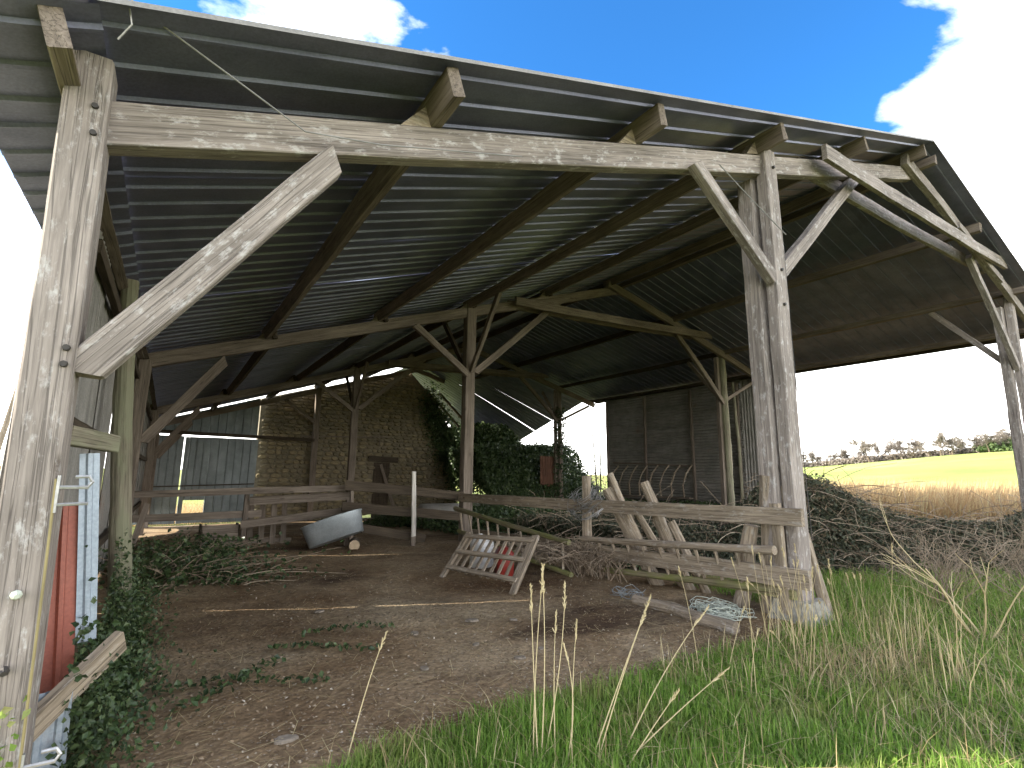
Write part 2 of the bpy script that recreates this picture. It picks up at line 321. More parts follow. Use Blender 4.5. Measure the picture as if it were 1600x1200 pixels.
# ------------------------------------------------------------------ ground
def gz(x, y):
    x = np.asarray(x, float); y = np.asarray(y, float); d = np.hypot(x, y); az = np.degrees(np.arctan2(x, y))
    z = -0.85 * smooth(12, 27, y) * (1 - smooth(9, 17, x)) * (1 - smooth(60, 120, d))
    hill = smooth(35, 190, d) * (1.4 + 3.0 * smooth(48, 63, az) + 4.6 * smooth(60, 80, az)) * (1 - 0.9 * smooth(95, 150, np.abs(az)))
    return z + hill + 0.05 * snoise(x, y, 0.5, 3) * smooth(3, 9, d)
rad = np.concatenate([[0.0], np.geomspace(0.25, 2500, 170)]); ang = np.linspace(0, 2 * np.pi, 288, endpoint=False)
RR, AA = np.meshgrid(rad[1:], ang, indexing='ij'); X = RR * np.sin(AA); Y = RR * np.cos(AA); Z = gz(X, Y)
V = np.concatenate([[[0, 0, float(gz(0, 0))]], np.stack([X, Y, Z], -1).reshape(-1, 3)]); na = len(ang)
i, j = np.meshgrid(np.arange(len(rad) - 2), np.arange(na), indexing='ij'); j2 = (j + 1) % na
Q = np.stack([1 + i * na + j, 1 + i * na + j2, 1 + (i + 1) * na + j2, 1 + (i + 1) * na + j], -1).reshape(-1, 4)[:, ::-1]
Tt = np.array([[0, 1 + (k + 1) % na, 1 + k] for k in range(na)])[:, ::-1]
link('ground', mesh_np('ground', V, [Q, Tt], ground_mat(), True), kind='structure')
xs = np.arange(-0.75, 13.0, 0.07); ys = np.arange(2.75, 27.4, 0.085); X, Y = np.meshgrid(xs, ys, indexing='ij')
edge = 3.12 + 0.12 * snoise(X, Y, 2.5, 5) - 0.35 * (1 - smooth(0.2, 1.2, X))
Z = gz(X, Y) + 0.035 + 0.022 * snoise(X, Y, 2.2, 9) + 0.012 * snoise(X, Y, 8, 11) + 0.006 * snoise(X, Y, 25, 12)
Z = Z - 0.12 * (1 - smooth(-0.06, 0.10, Y - edge)) - 0.12 * smooth(6.4, 6.9, X + 0.3 * snoise(X, Y, 1.5, 6)) * (1 - smooth(4.2, 5.2, Y))
nx, ny = X.shape; i, j = np.meshgrid(np.arange(nx - 1), np.arange(ny - 1), indexing='ij')
Q = np.stack([i * ny + j, (i + 1) * ny + j, (i + 1) * ny + j + 1, i * ny + j + 1], -1).reshape(-1, 4)
link('barn_floor', mesh_np('barn_floor', np.stack([X, Y, Z], -1), [Q], floor_mat(), True), kind='structure')

# ------------------------------------------------------------------ the barn
Y1, Y2, Y3, Y4 = 3.31, 11.09, 20.6, 27.0
def zt(x): return 3.56 + 0.337 * (x + 0.46) if x < 11.1 else 7.456 - 0.262 * (x - 11.1)   # top of the rafters
LS = Vector((1, 0, 0.337)).normalized(); LN = Vector((-0.337, 0, 1)).normalized(); RS = Vector((1, 0, -0.262)).normalized(); RN = Vector((0.262, 0, 1)).normalized()
barn = thing('barn', (9, 12, 0), 'open timber hay barn with a corrugated metal roof on weathered posts', 'barn')
def bolt(parent, x, y, z, r=0.022):
    b = MB(); b.tube([(0, 0.01, 0), (0, -0.018, 0)], [r, r * .8], 8); link('bolt', b.mesh('bolt', m_nail), parent, T(x, y, z))
XL, XC, XR, XP = -0.51, 6.04, 11.1, 16.62
for fi, Y in enumerate((Y1, Y2, Y3, Y4)):
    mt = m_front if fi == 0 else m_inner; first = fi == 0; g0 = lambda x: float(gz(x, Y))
    pl = timber('post', barn, (XL + (0.045 if first else 0), Y, g0(XL) - 0.1), (XL - (0.065 if first else 0.01), Y, 3.74 if first else 3.5), 0.19 if first else 0.2, 0.24, mt, (0, 1, 0), 0.008)
    if fi == 3: pass
    # centre post, doubled in the front frame
    if first:
        pc = timber('post', barn, (XC + 0.10, Y - 0.05, 0.13), (XC + 0.05, Y - 0.05, 5.80), 0.25, 0.14, mt, (0, 1, 0), 0.012)
        timber('post', barn, (XC + 0.03, Y + 0.16, 0.10), (XC + 0.0, Y + 0.16, 5.42), 0.24, 0.20, mt, (0, 1, 0), 0.012)
        for zz in (5.55, 4.15, 3.7): bolt(pc, XC + 0.08, Y - 0.122, zz)
        for zz in (2.17, 2.09): bolt(pl, -0.465, Y - 0.122, zz, 0.018)
        for zz, xx in ((3.45, -0.51), (3.30, -0.50)): bolt(pl, xx, Y - 0.122, zz, 0.018)
    else:
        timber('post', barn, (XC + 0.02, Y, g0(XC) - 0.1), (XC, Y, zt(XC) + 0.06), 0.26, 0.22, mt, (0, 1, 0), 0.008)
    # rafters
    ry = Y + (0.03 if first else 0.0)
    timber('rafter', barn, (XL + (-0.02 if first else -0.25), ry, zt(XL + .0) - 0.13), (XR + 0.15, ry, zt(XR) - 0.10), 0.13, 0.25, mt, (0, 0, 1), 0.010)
    eave = 18.9 if fi < 3 else 13
    timber('rafter', barn, (XR - 0.35, ry - 0.135, zt(XR) - 0.03), (eave, ry - 0.135, zt(eave) - 0.12), 0.11, 0.23, mt, (0, 0, 1), 0.012, bow=0.05)
    # braces, collar ties
    ym = Y - 0.02
    timber('brace', barn, (XL + 0.09, ym, 2.06), (0.72, ym, zt(0.72) - 0.30), 0.12, 0.17, mt, (0, 0, 1), 0.008, chop=0.6)
    timber('brace', barn, (XC - 0.10, ym - .06, 4.02), (4.52, ym - .06, zt(4.52) - 0.22), 0.11, 0.15, mt, (0, 0, 1), 0.008, chop=-0.4)
    if fi < 3:
        timber('brace', barn, (XC + 0.16, ym + .02, 4.10), (9.0, ym + .02, zt(9.0) - 0.18), 0.11, 0.17, mt, (0, 0, 1), 0.008, chop=0.4)
        for dy in (-0.26, 0.12): timber('collar_tie', barn, (7.25, Y + dy, 6.13), (15.65, Y + dy, 6.52), 0.07, 0.23, mt, (0, 0, 1), 0.010, bow=-0.03)
        timber('brace', barn, (XP - 0.10, ym, 4.22), (14.05, ym, zt(14.05) - 0.3), 0.11, 0.16, mt, (0, 0, 1), 0.010, bow=0.03)
        if first:
            timber('post', barn, (XP, Y - 0.03, 0.0), (XP + 0.05, Y - 0.03, 6.42), 0.22, 0.15, mt, (0, 1, 0), 0.016)
            timber('post', barn, (XP - 0.15, Y + 0.15, 0.0), (XP - 0.16, Y + 0.15, 5.72), 0.22, 0.18, mt, (0, 1, 0), 0.018)
            timber('strut', barn, (13.1, Y - .15, zt(13.1) - .15), (15.6, Y - 0.15, zt(15.6) - .12), 0.10, 0.15, mt, (0, 0, 1), 0.014)
        else:
            log('post', barn, [(XP + 0.02, Y, -0.2), (XP, Y, 3.0), (XP - 0.04, Y, zt(XP) + 0.02)], (0.14, 0.11), m_logw if fi == 1 else mt)
            timber('post', barn, (XP - 0.2, Y + 0.12, -0.2), (XP - 0.2, Y + 0.12, zt(XP) - 0.1), 0.14, 0.14, mt, (0, 1, 0), 0.01)
        # braces along the length of the barn, up to the purlins
        timber('brace', barn, (XP, Y + 0.12, 4.3), (XP, Y + 1.5, zt(XP) - 0.02), 0.10, 0.13, mt, (0, 0, 1), 0.008)
        if fi:
            timber('brace', barn, (XC, Y - 0.12, 4.1), (XC - 0.05, Y - 1.45, zt(XC) + 0.0), 0.09, 0.13, mt, (0, 0, 1), 0.006)
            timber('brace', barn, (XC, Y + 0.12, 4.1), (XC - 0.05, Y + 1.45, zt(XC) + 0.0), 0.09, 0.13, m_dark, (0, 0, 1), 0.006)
            timber('brace', barn, (XP + 0.05, Y, 4.35), (18.6, Y, zt(18.6) - .25), 0.09, 0.12, mt, (0, 0, 1), 0.008)
        # pale packing cleats that hold the purlins on the rafter
        for px in (1.46, 3.72, 6.0, 8.47, 13.8):
            s_ = LS if px < XR else -RS; n_ = LN if px < XR else RN
            a = Vector((px, ry, zt(px) + 0.0)) - s_ * 0.10; b = MB()
            b.add([tuple(a + s_ * u + n_ * v + Vector((0, w, 0))) for w in (-0.06, 0.06) for u, v in ((0.04, .004), (-0.22, .004), (0.04, 0.17))], [(0, 1, 2), (5, 4, 3), (0, 3, 4, 1), (1, 4, 5, 2), (2, 5, 3, 0)])
            link('cleat', b.mesh('cleat', m_plank if first else m_inner), barn)
# purlins
for k, px in enumerate((-0.60, 1.46, 3.72, 6.0, 8.47, 10.95, 13.8, 16.62, 18.75)):
    n_ = LN if px < XR else RN; segs = [(2.92, Y2 + 0.15), (Y2 - 0.15, Y3 + 0.2), (Y3 - 0.1, 27.3 if px < 12 else 29.5)]
    w_, h_ = (0.095, 0.215)
    if px in (16.62, 18.75): h_ = 0.15
    for q, (ya, yb) in enumerate(segs):
        if px > 16 and q == 2: continue
        dx = 0.05 if q == 1 else -0.05
        z0 = zt(px) + h_ / 2 * 1.02 - (0.0)
        a = (px + dx, ya + rnd.uniform(-.03, .03), z0); b_ = (px + dx + rnd.uniform(-.04, .04), yb, z0 + rnd.uniform(-.01, .01))
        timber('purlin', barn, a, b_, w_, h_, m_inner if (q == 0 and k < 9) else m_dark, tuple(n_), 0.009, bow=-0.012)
    if px == 10.95: timber('purlin', barn, (11.35, 2.90, zt(11.35) + 0.09), (11.35, Y2, zt(11.35) + 0.09), 0.09, 0.18, m_inner, tuple(RN), 0.009)
# roof: ribbed sheets on both slopes, each sheet its own piece
def sheet_mesh(name, length, width, mat, prof, rows=6, wob=0.004, seed=0):
    """profile along local y (width), ribs run along local x (length); z up"""
    g = np.random.default_rng(seed); P = np.array(prof); n = len(P); xs = np.linspace(0, length, rows + 1); V = []
    for x in xs:
        w = g.normal(0, wob, n) * 0.5 + g.normal(0, wob)
        V.append(np.stack([np.full(n, x), P[:, 0], P[:, 1] + w], 1))
    V = np.concatenate(V); i, j = np.meshgrid(np.arange(rows), np.arange(n - 1), indexing='ij')
    Q = np.stack([i * n + j, (i + 1) * n + j, (i + 1) * n + j + 1, i * n + j + 1], -1).reshape(-1, 4)
    V2 = V + np.array([0, 0, -0.0015]); N = len(V)
    b0 = np.array([[j_, j_ + 1, N + j_ + 1, N + j_] for j_ in range(n - 1)]); b1 = b0 + rows * n
    return mesh_np(name, np.concatenate([V, V2]), [Q, Q[:, ::-1] + N, b0, b1], mat)
def rib_prof(width, pitch, h=-0.024):
    P = []; k = int(round(width / pitch))
    for q in range(k):
        y = q * pitch; P += [(y, 0), (y + pitch * .5 - 0.020, 0.0), (y + pitch * .5 - 0.011, h), (y + pitch * .5 + 0.011, h), (y + pitch * .5 + 0.020, 0)]
    P += [(width, 0)]; return P
SW = 0.90; prof = rib_prof(SW + 0.03, (SW + 0.03) / 3)
roof = link('roof', None, barn, T(11.1, 2.86, 7.75))
bcap = MB()
for k in range(9):
    ya = 2.84 + k * 2.75; yb = ya + 2.85
    bcap.add([(10.75, ya, zt(10.75) + 0.275), (11.1, ya, 7.456 + 0.31), (11.45, ya, zt(11.45) + 0.275), (10.75, yb, zt(10.75) + 0.275), (11.1, yb, 7.456 + 0.31), (11.45, yb, zt(11.45) + 0.275)], [(0, 1, 4, 3), (1, 2, 5, 4)])
ridge_o = link('ridge_cap', bcap.mesh('ridge_cap', m_roof), roof)
lenL = (11.1 + 0.55) / LS.x; lenR = (19.15 - 11.1) / RS.x
mL = [sheet_mesh('roof_sheet', lenL / 2 + 0.1, SW, m_roof, prof, 6, 0.0012, s) for s in range(4)]
mE = [sheet_mesh('eave_sheet', 0.62, SW, m_roof, prof, 2, 0.003, s + 20) for s in range(2)]
mR = [sheet_mesh('roof_sheet', lenR, SW, m_roof, prof, 6, 0.0012, s + 10) for s in range(4)]
def basis(o, x, z):
    x = Vector(x).normalized(); z = Vector(z); z = (z - x * z.dot(x)).normalized(); y = z.cross(x); M = Matrix.Identity(4)
    for i in range(3): M[i][0] = x[i]; M[i][1] = y[i]; M[i][2] = z[i]
    M.translation = o; return M
OFF = 0.262
nsh = 27
for k in range(32):
    y0 = 2.86 + k * SW + rnd.uniform(-.006, .006)
    lift = rnd.uniform(0, 0.006) + (k % 2) * 0.004
    if k < nsh:
        for h in (0, 1):
            x0 = -0.55 + h * (lenL / 2) * LS.x; o = Vector((x0, y0, zt(x0) + OFF + lift + 0.006 * h))
            link('roof_sheet', rnd.choice(mL), roof, basis(o, LS, LN))
        # bottom strip over the eave, bent a little lower
        link('roof_sheet', rnd.choice(mE), roof, basis(Vector((-1.08, y0, zt(-0.55) + OFF - 0.24)), (0.55, 0, 0.225), (-0.225, 0, .55)))
    yc = y0
    if yc < 21.0:
        link('roof_sheet', rnd.choice(mR), roof, basis(Vector((11.1, y0, 7.456 + OFF + lift)), (19.15 - 11.1, 0, -0.262 * 8.05), RN))
    else:   # the rear right corner has sunk: each sheet twists down towards the eave, a few have slipped apart
        P = np.array(prof); n = len(P); V = []; sl = {23: 0.05, 25: 0.09, 27: 0.03}.get(k, -0.03)
        for u in np.linspace(0, 1, 9):
            yv = y0 + P[:, 0] * (1 - sl * u) ; sg_ = 0.30 * np.maximum(0, yv - 21.76) * u ** 1.2
            V.append(np.stack([np.full(n, 11.1 + 8.05 * u), yv, 7.456 + OFF + lift - 0.262 * 8.05 * u - sg_ + P[:, 1]], 1))
        i, j = np.meshgrid(np.arange(8), np.arange(n - 1), indexing='ij'); Q = np.stack([i * n + j, (i + 1) * n + j, (i + 1) * n + j + 1, i * n + j + 1], -1).reshape(-1, 4)
        link('roof_sheet', mesh_np('roof_sheet', np.concatenate(V), [Q], m_roof), roof)
# pale metal edge trim along the front of both slopes
for a, b_ in (((-1.05, 3.66), (-0.55, zt(-0.55) + .27)), ((-0.55, zt(-.55) + .27), (11.1, 7.456 + .29)), ((11.1, 7.456 + .29), (19.15, zt(19.15) + .27))):
    b = MB(); p, q = Vector((a[0], 2.83, a[1])), Vector((b_[0], 2.83, b_[1]))
    b.add([tuple(p), tuple(q), tuple(q + Vector((0, 0, -.03))), tuple(p + Vector((0, 0, -.03))), tuple(p + Vector((0, .12, .012))), tuple(q + Vector((0, .12, .012)))], [(0, 1, 2, 3), (1, 0, 4, 5)])
    link('edge_trim', b.mesh('edge_trim', m_corr), roof)
# eave board on the right side
timber('eave_board', barn, (19.1, 2.9, zt(19.1) + 0.12), (19.1, 20.6, zt(19.1) + 0.12), 0.03, 0.16, m_dark, (0, 0, 1), 0.004)
# left side wall: tall corrugated sheets, narrow slits between some of them
def wave_prof(width, pitch=0.076, a=0.009, per=6):
    n = int(width / pitch * per); return [(i / n * width, a * math.sin(2 * math.pi * (i / n * width) / pitch)) for i in range(n + 1)]
wp = wave_prof(0.88, 0.11, 0.012, 5); mW = [sheet_mesh('wall_sheet', 3.48, 0.88, m_corr, wp, 5, 0.004, s + 30) for s in range(3)]
gaps = {4: 0.032, 9: 0.03, 13: 0.02}
y = 3.45; k = 0
while y < 26.6:
    gp = gaps.get(k, -0.09 if k < 4 else -0.04)
    z0 = 0.07 + rnd.uniform(-.02, .03)
    link('wall_sheet', rnd.choice(mW), barn, basis((-0.66 - 0.02 * (k % 2), y, z0), (0, 0, 1), (-1, 0, 0)))
    y += 0.88 + gp; k += 1
# wall girts on the inside of the left wall
for zz in (0.75, 1.9, 3.2): timber('girt', barn, (-0.60, 4.6, zz), (-0.60, 26.6, zz - (0.3 if zz < 1 else 0)), 0.06, 0.10, m_dark, (0, 0, 1), 0.004)
# right side wall: sheets laid with the corrugations level, on battens
cp = wave_prof(1.0, 0.125, 0.016, 6); mC = [sheet_mesh('wall_sheet', 2.62, 1.0, m_corr, cp, 4, 0.005, s + 40) for s in range(3)]
for c in range(3):
    for r in range(-1, 5):
        link('wall_sheet', rnd.choice(mC), barn, basis((18.98 + 0.012 * (r % 2) + 0.006 * c, 11.95 + 2.54 * c, 0.62 + 0.985 * r + 0.01 * c), (0, 1, 0), (1, 0, 0)))
for yy in (12.1, 14.25, 16.95, 19.45): timber('batten', barn, (18.9, yy, 0.1), (18.9, yy + rnd.uniform(-.08, .08), 5.35), 0.10, 0.12, m_inner, (1, 0, 0), 0.008)
log('post', barn, [(18.6, 11.9, -.1), (18.5, 11.85, 2.6), (18.4, 11.9, 5.3)], (0.07, 0.055), m_logw)
vp = wave_prof(1.08, 0.125, 0.018, 6); mv = sheet_mesh('wall_sheet', 5.15, 1.08, m_corr, vp, 4, 0.004, 50)
link('wall_sheet', mv, barn, basis((18.99, 10.9, 0.3), (0, 0, 1), (-1, 0, 0)))
# rear wall: grey-green ribbed sheeting left of the stone gable, with a slit, a square opening and a low gap
def rearsheet(x0, x1, z0, z1, seed, y=27.05, slope=0.0):
    w = x1 - x0; pr = []; k = max(1, int(round(w / 0.30)))
    for q in range(k):
        yy = q * w / k; pr += [(yy, 0), (yy + 0.018, -0.03), (yy + 0.045, -0.03), (yy + 0.06, 0)]
    pr += [(w, 0)]
    me = sheet_mesh('rear_sheet', z1 - z0, w, m_wallsheet, pr, 3, 0.003, seed)
    for v in me.vertices:
        if v.co.x > (z1 - z0) * 0.9: v.co.x += slope * v.co.y
    link('rear_sheet', me, barn, basis((x0, y, z0), (0, 0, 1), (0, 1, 0)))
bz = -0.72
for a, b_, z0, z1 in ((-1.75, -0.62, bz + 0.02, 3.06), (-0.58, 0.50, bz, 3.06), (0.545, 0.72, bz, 3.03), (0.72, 1.52, 0.27, 3.04), (0.72, 1.52, bz + .02, -0.42), (1.52, 2.56, bz, 3.05), (2.52, 3.48, bz, 3.05)):
    rearsheet(a, b_, z0, z1, int(a * 10) + 90, 27.05 + rnd.uniform(-.01, .01))
for a, b_ in ((-1.6, -0.6), (-.6, .4), (0.4, 1.4), (1.4, 2.4), (2.4, 3.4)): rearsheet(a, b_, 3.14, zt(a) + 0.17, int(a * 10) + 60, 27.03, 0.337)
timber('girt', barn, (-1.7, 26.93, 3.22), (6.0, 26.93, 3.12), 0.09, 0.16, m_dark, (0, 0, 1), 0.006)
timber('girt', barn, (-1.7, 26.97, 0.82), (3.45, 26.97, 0.98), 0.05, 0.05, m_dark, (0, 0, 1), 0.004)
# stone footing under the front centre post, and a splayed prop against it
b = MB(); rr = []
for (zz, sx, sy) in ((-0.15, 0.31, 0.27), (0.02, 0.30, 0.26), (0.15, 0.255, 0.23), (0.26, 0.20, 0.20)):
    for (ax, ay) in ((-1, -.75), (-.8, -1), (0, -1), (.8, -1), (1, -.75), (1, 0), (1, .75), (.8, 1), (0, 1), (-.8, 1), (-1, .75), (-1, 0)):
        rr.append((sx * ax + rnd.gauss(0, .010), sy * ay + rnd.gauss(0, .010), zz + rnd.gauss(0, .012)))
b.add(rr, [(i * 12 + j, i * 12 + (j + 1) % 12, (i + 1) * 12 + (j + 1) % 12, (i + 1) * 12 + j) for i in range(3) for j in range(12)] + [tuple(36 + j for j in range(12))])
link('footing', b.mesh('footing', m_concrete), barn, T(XC + 0.04, Y1 - 0.02, 0.0))
timber('prop', barn, (XC + 0.45, Y1 - 0.15, -0.05), (XC + 0.22, Y1 - 0.05, 0.95), 0.08, 0.10, m_plank, (0, 1, 0), 0.012)
# wires on the front frame
def wire(name, parent, pts, r=0.005, mat=None): b = MB(); b.tube(pts, r, 5); return link(name, b.mesh(name, mat or m_wire), parent)
wire('wire', barn, [(4.9, 3.16, 5.12), (5.4, 3.12, 4.86), (6.12, 3.10, 4.58)], 0.006)
wire('wire', barn, [(-0.50, 2.98, 4.05), (-0.36, 2.95, 3.92), (0.1, 3.05, 3.80), (0.5, 3.16, 3.71), (1.0, 3.2, 3.84), (2.2, 3.22, 4.22)], 0.005)
wire('wire', barn, [(-0.47, 2.9, 3.93), (-0.40, 2.88, 3.86), (-0.38, 2.9, 3.78), (-0.43, 2.94, 3.70)], 0.005, m_iron)
wire('thin_strip', barn, [(-0.424, Y1 - 0.125, 1.55), (-0.409, Y1 - 0.128, 1.1), (-0.397, Y1 - 0.125, 0.6), (-0.380, Y1 - .128, 0.0)], 0.006, m_yellowstrip)  # thin yellow tube down the right edge of the front left post
wire('wire', barn, [(6.23, 3.2, 4.5), (6.24, 3.2, 3.2), (6.26, 3.19, 2.0), (6.28, 3.18, 0.9)], 0.006, m_nail)
# iron gate hooks and insulators on the front left post
for zz in (1.48, 0.30):
    b = MB(); xo, yo = (-0.425 if zz > 1 else -0.395), Y1 - 0.10
    b.box((xo + 0.012, yo - 0.02, zz), (0.012, 0.02, 0.17))
    b.tube([(xo, yo - .02, zz + .03), (xo + 0.12, yo - .02, zz + .03), (xo + 0.135, yo - .02, zz + .055), (xo + 0.12, yo - .02, zz + .08), (xo + 0.07, yo - .02, zz + .078)], 0.009, 6)
    b.tube([(xo, yo - .02, zz - .05), (xo + 0.13, yo - .02, zz - .045)], 0.008, 6)
    link('gate_hook', b.mesh('gate_hook', m_iron), barn)
for zz, mt in ((1.05, m_twine), (0.74, m_nail)):
    b = MB(); b.tube([(-0.49, Y1 - .11, zz), (-0.49, Y1 - .15, zz), (-0.485, Y1 - .17, zz - .004)], [0.012, 0.022, 0.010], 8); link('insulator', b.mesh('insulator', mt), barn)
# board stub and coloured sheets behind the front left post
timber('nailed_board', barn, (-0.46, Y1 + 0.13, 0.34), (-0.12, Y1 + 0.55, 0.63), 0.05, 0.13, m_plank, (0, -.2, 1), 0.010)
timber('nailed_board', barn, (-0.50, Y1 + .45, 1.78), (-0.32, 4.3, 1.76), 0.07, 0.11, m_logw, (0, 0, 1), 0.008)
rp = rib_prof(0.30, 0.15, 0.02)
link('side_sheet', sheet_mesh('side_sheet', 1.42, 0.30, m_redsheet, rp, 4, 0.003, 71), barn, basis((-0.285, 4.05, -0.02), (-0.09, 0.03, 1), (0.35, -.9, 0)))
link('side_sheet', sheet_mesh('side_sheet', 1.10, 0.10, m_bluesheet, rib_prof(.10, .10, .012), 4, 0.003, 72), barn, basis((-0.245, 4.10, 0.60), (-0.105, 0.01, 1), (0.35, -.9, 0)))
link('side_sheet', sheet_mesh('side_sheet', 0.50, 0.16, m_bluesheet, rib_prof(.16, .08, .012), 4, 0.003, 73), barn, basis((-0.262, 3.62, 0.0), (-0.04, 0.01, 1), (0.2, -.9, 0)))
log('prop', barn, [(-0.22, 6.7, -0.05), (-0.36, 6.72, 1.3), (-0.45, 6.75, 2.1), (-0.55, 6.75, 3.62)], (0.105, 0.075), m_logw, 12, 0.05)

# ------------------------------------------------------------------ stone gable behind
sb = thing('stone_building', (8.8, 28, -0.85), 'rubble stone gable wall closing the back of the barn', 'building')
poly = [(3.5, -1.0), (14.35, -0.3), (14.3, 0.6), (14.2, 3.45), (12.8, 5.75), (11.1, 7.35), (9.0, 6.85), (7.3, 6.2), (5.5, 5.72), (3.5, 5.08)]
b = MB(); n = len(poly); b.add([(x, 27.5, z) for x, z in poly] + [(x, 28.1, z) for x, z in poly], [tuple(range(n)), tuple(range(2 * n - 1, n - 1, -1))] + [(i, i + n, (i + 1) % n + n, (i + 1) % n) for i in range(n)])
core = link('wall', b.mesh('wall', m_stonecore), sb)
def inpoly(x, z):
    c = False; j = n - 1
    for i in range(n):
        if (poly[i][1] > z) != (poly[j][1] > z) and x < (poly[j][0] - poly[i][0]) * (z - poly[i][1]) / (poly[j][1] - poly[i][1]) + poly[i][0]: c = not c
        j = i
    return c
def stone_geo(s):
    r = random.Random(s); V = []
    for (yy, k) in ((0.05, 1.0), (-0.03, 0.96), (-0.055, 0.72)):
        for q in range(8):
            a = 2 * math.pi * (q + .5) / 8; c = max(abs(math.cos(a)), abs(math.sin(a))) ** -0.8
            V.append((0.5 * k * c * math.cos(a) * 1.0 + r.gauss(0, .03), yy + r.gauss(0, .008), 0.5 * k * c * math.sin(a) + r.gauss(0, .03)))
    F = [(i * 8 + j, i * 8 + (j + 1) % 8, (i + 1) * 8 + (j + 1) % 8, (i + 1) * 8 + j) for i in range(2) for j in range(8)] + [tuple(16 + j for j in range(8))]
    return V, F
sgeo = [stone_geo(s) for s in range(8)]; sme = []
for V, F in sgeo: b = MB(); b.add(V, F); sme.append(b.mesh('stone', m_stone))
z = -0.9; cnt = 0; rest = MB()
while z < 7.1:
    h = rnd.uniform(0.13, 0.25); x = 3.55 + rnd.uniform(0, .15)
    while x < 14.2:
        w = rnd.uniform(0.2, 0.55); xc = x + w / 2; zc = z + h / 2
        hole = (9.25 < xc < 10.2 and -1 < zc < 2.2)
        if inpoly(xc - w * .4, zc + h * .3) and inpoly(xc + w * .4, zc + h * .3) and not hole:
            sc = (w * 0.93, rnd.uniform(0.7, 1.3), h * 0.90); rz = rnd.uniform(-.06, .06)
            if xc < 7.4 and zc > 0.7 and cnt < 296:
                link('stone', rnd.choice(sme), core, T(xc, 27.47, zc) @ Matrix.Rotation(rz, 4, 'Y') @ Matrix.Diagonal((*sc, 1))); cnt += 1
            else:
                V, F = rnd.choice(sgeo); rest.add([(xc + v[0] * sc[0], 27.47 + v[1] * sc[1], zc + v[2] * sc[2]) for v in V], F)
        x += w
    z += h
link('stonework', rest.mesh('stonework', m_stone), sb, kind='stuff')
timber('lintel', sb, (8.95, 27.42, 2.32), (10.6, 27.42, 2.26), 0.2, 0.3, m_dark, (0, 0, 1), 0.01)
b = MB()
for q in range(5): b.box((9.36 + q * 0.18, 27.44, 0.65), (0.165, 0.035, 2.9))
link('door', b.mesh('door', m_dark), sb)
timber('leaning_plank', sb, (10.5, 26.9, -0.75), (9.65, 27.38, 2.0), 0.16, 0.05, m_inner, (0, 1, 0), 0.01)
timber('wall_rail', sb, (5.4, 27.25, 3.30), (9.9, 27.25, 3.48), 0.06, 0.06, m_inner, (0, 0, 1), 0.008)
for xx in (5.95, 9.45): timber('peg', sb, (xx, 27.2, 3.32), (xx, 27.22, 3.02), 0.06, 0.06, m_inner, (0, 1, 0), 0.005)
for (x0, z0, x1, z1) in ((12.4, 6.55, 16.0, 3.3), (13.4, 6.35, 15.9, 4.1)): timber('rafter', sb, (x0, 28.2, z0), (x1, 28.2, z1), 0.1, 0.14, m_dark, (0, 0, 1), 0.008)

# ------------------------------------------------------------------ front pen: rails, feed racks, stakes
rf = thing('rail_fence', (5.78, 7, 0), 'weathered two plank rail fence running back from the front centre post', 'fence')
timber('rail', rf, (5.80, 3.02, 1.17), (5.80, 11.1, 1.03), 0.045, 0.19, m_plank, (0, 0, 1), 0.007)
timber('rail', rf, (5.78, 2.98, 0.53), (5.76, 10.2, 0.28), 0.05, 0.205, m_plank, (0, 0, 1), 0.008)
timber('rail', rf, (5.87, 3.2, 0.33), (5.87, 4.4, 0.30), 0.05, 0.10, m_mossy, (0, 0, 1), 0.008)
timber('nailed_post', rf, (5.86, 3.30, -0.05), (5.85, 3.34, 1.3), 0.07, 0.11, m_plank, (0, 1, 0), 0.008)
log('fence_post', None, [(5.92, 6.6, -0.25), (5.90, 6.62, 0.8), (5.89, 6.6, 1.58)], (0.09, 0.075), m_plank, 9, 0.1, label='grey wooden post wrapped in dry vine and a coil of wire', cat='post')
def rack(name, label, a0, a1, b0, b1, nr, bowt, ma, mb, rot):
    t = thing(name, (a0[0], (a0[1] + a1[1]) / 2, 0), label, 'feed rack')
    a0, a1, b0, b1 = map(Vector, (a0, a1, b0, b1)); ma_ = a0.lerp(a1, .5) + Vector((0, 0, bowt)); mb_ = b0.lerp(b1, .5) + Vector((0, 0, bowt))
    log('pole', t, [a0, a0.lerp(ma_, .5), ma_, a1.lerp(ma_, .5), a1], (0.052, 0.042), ma, 8, 0.08); log('pole', t, [b0, mb_, b1], (0.05, 0.042), mb, 8, 0.08)
    for q in range(nr):
        f = (q + 0.6) / nr; p = a0.lerp(a1, f) + Vector((0, 0, bowt * 4 * f * (1 - f))); f2 = f + rnd.uniform(-.012, .012); r = b0.lerp(b1, f2) + Vector((0, 0, bowt * 4 * f2 * (1 - f2)))
        log('rung', t, [p, r.lerp(p, -0.04)], (0.024, 0.02), m_plank, 6, 0.06)
rack('feed_rack', 'wooden feed rack with pale rungs hung on the rails by the front centre post', (5.70, 3.30, 0.80), (5.70, 6.55, 0.57), (5.86, 3.32, 0.36), (5.86, 6.5, 0.12), 11, 0.0, m_plank, m_mossy, 0)
rack('feed_rack', 'mossy sagging feed rack sloping down from the second centre post', (5.60, 10.75, 0.80), (5.30, 6.35, 0.56), (5.60, 10.55, 0.32), (5.30, 6.3, 0.09), 10, -0.01, m_mossy, m_mossy, 0)
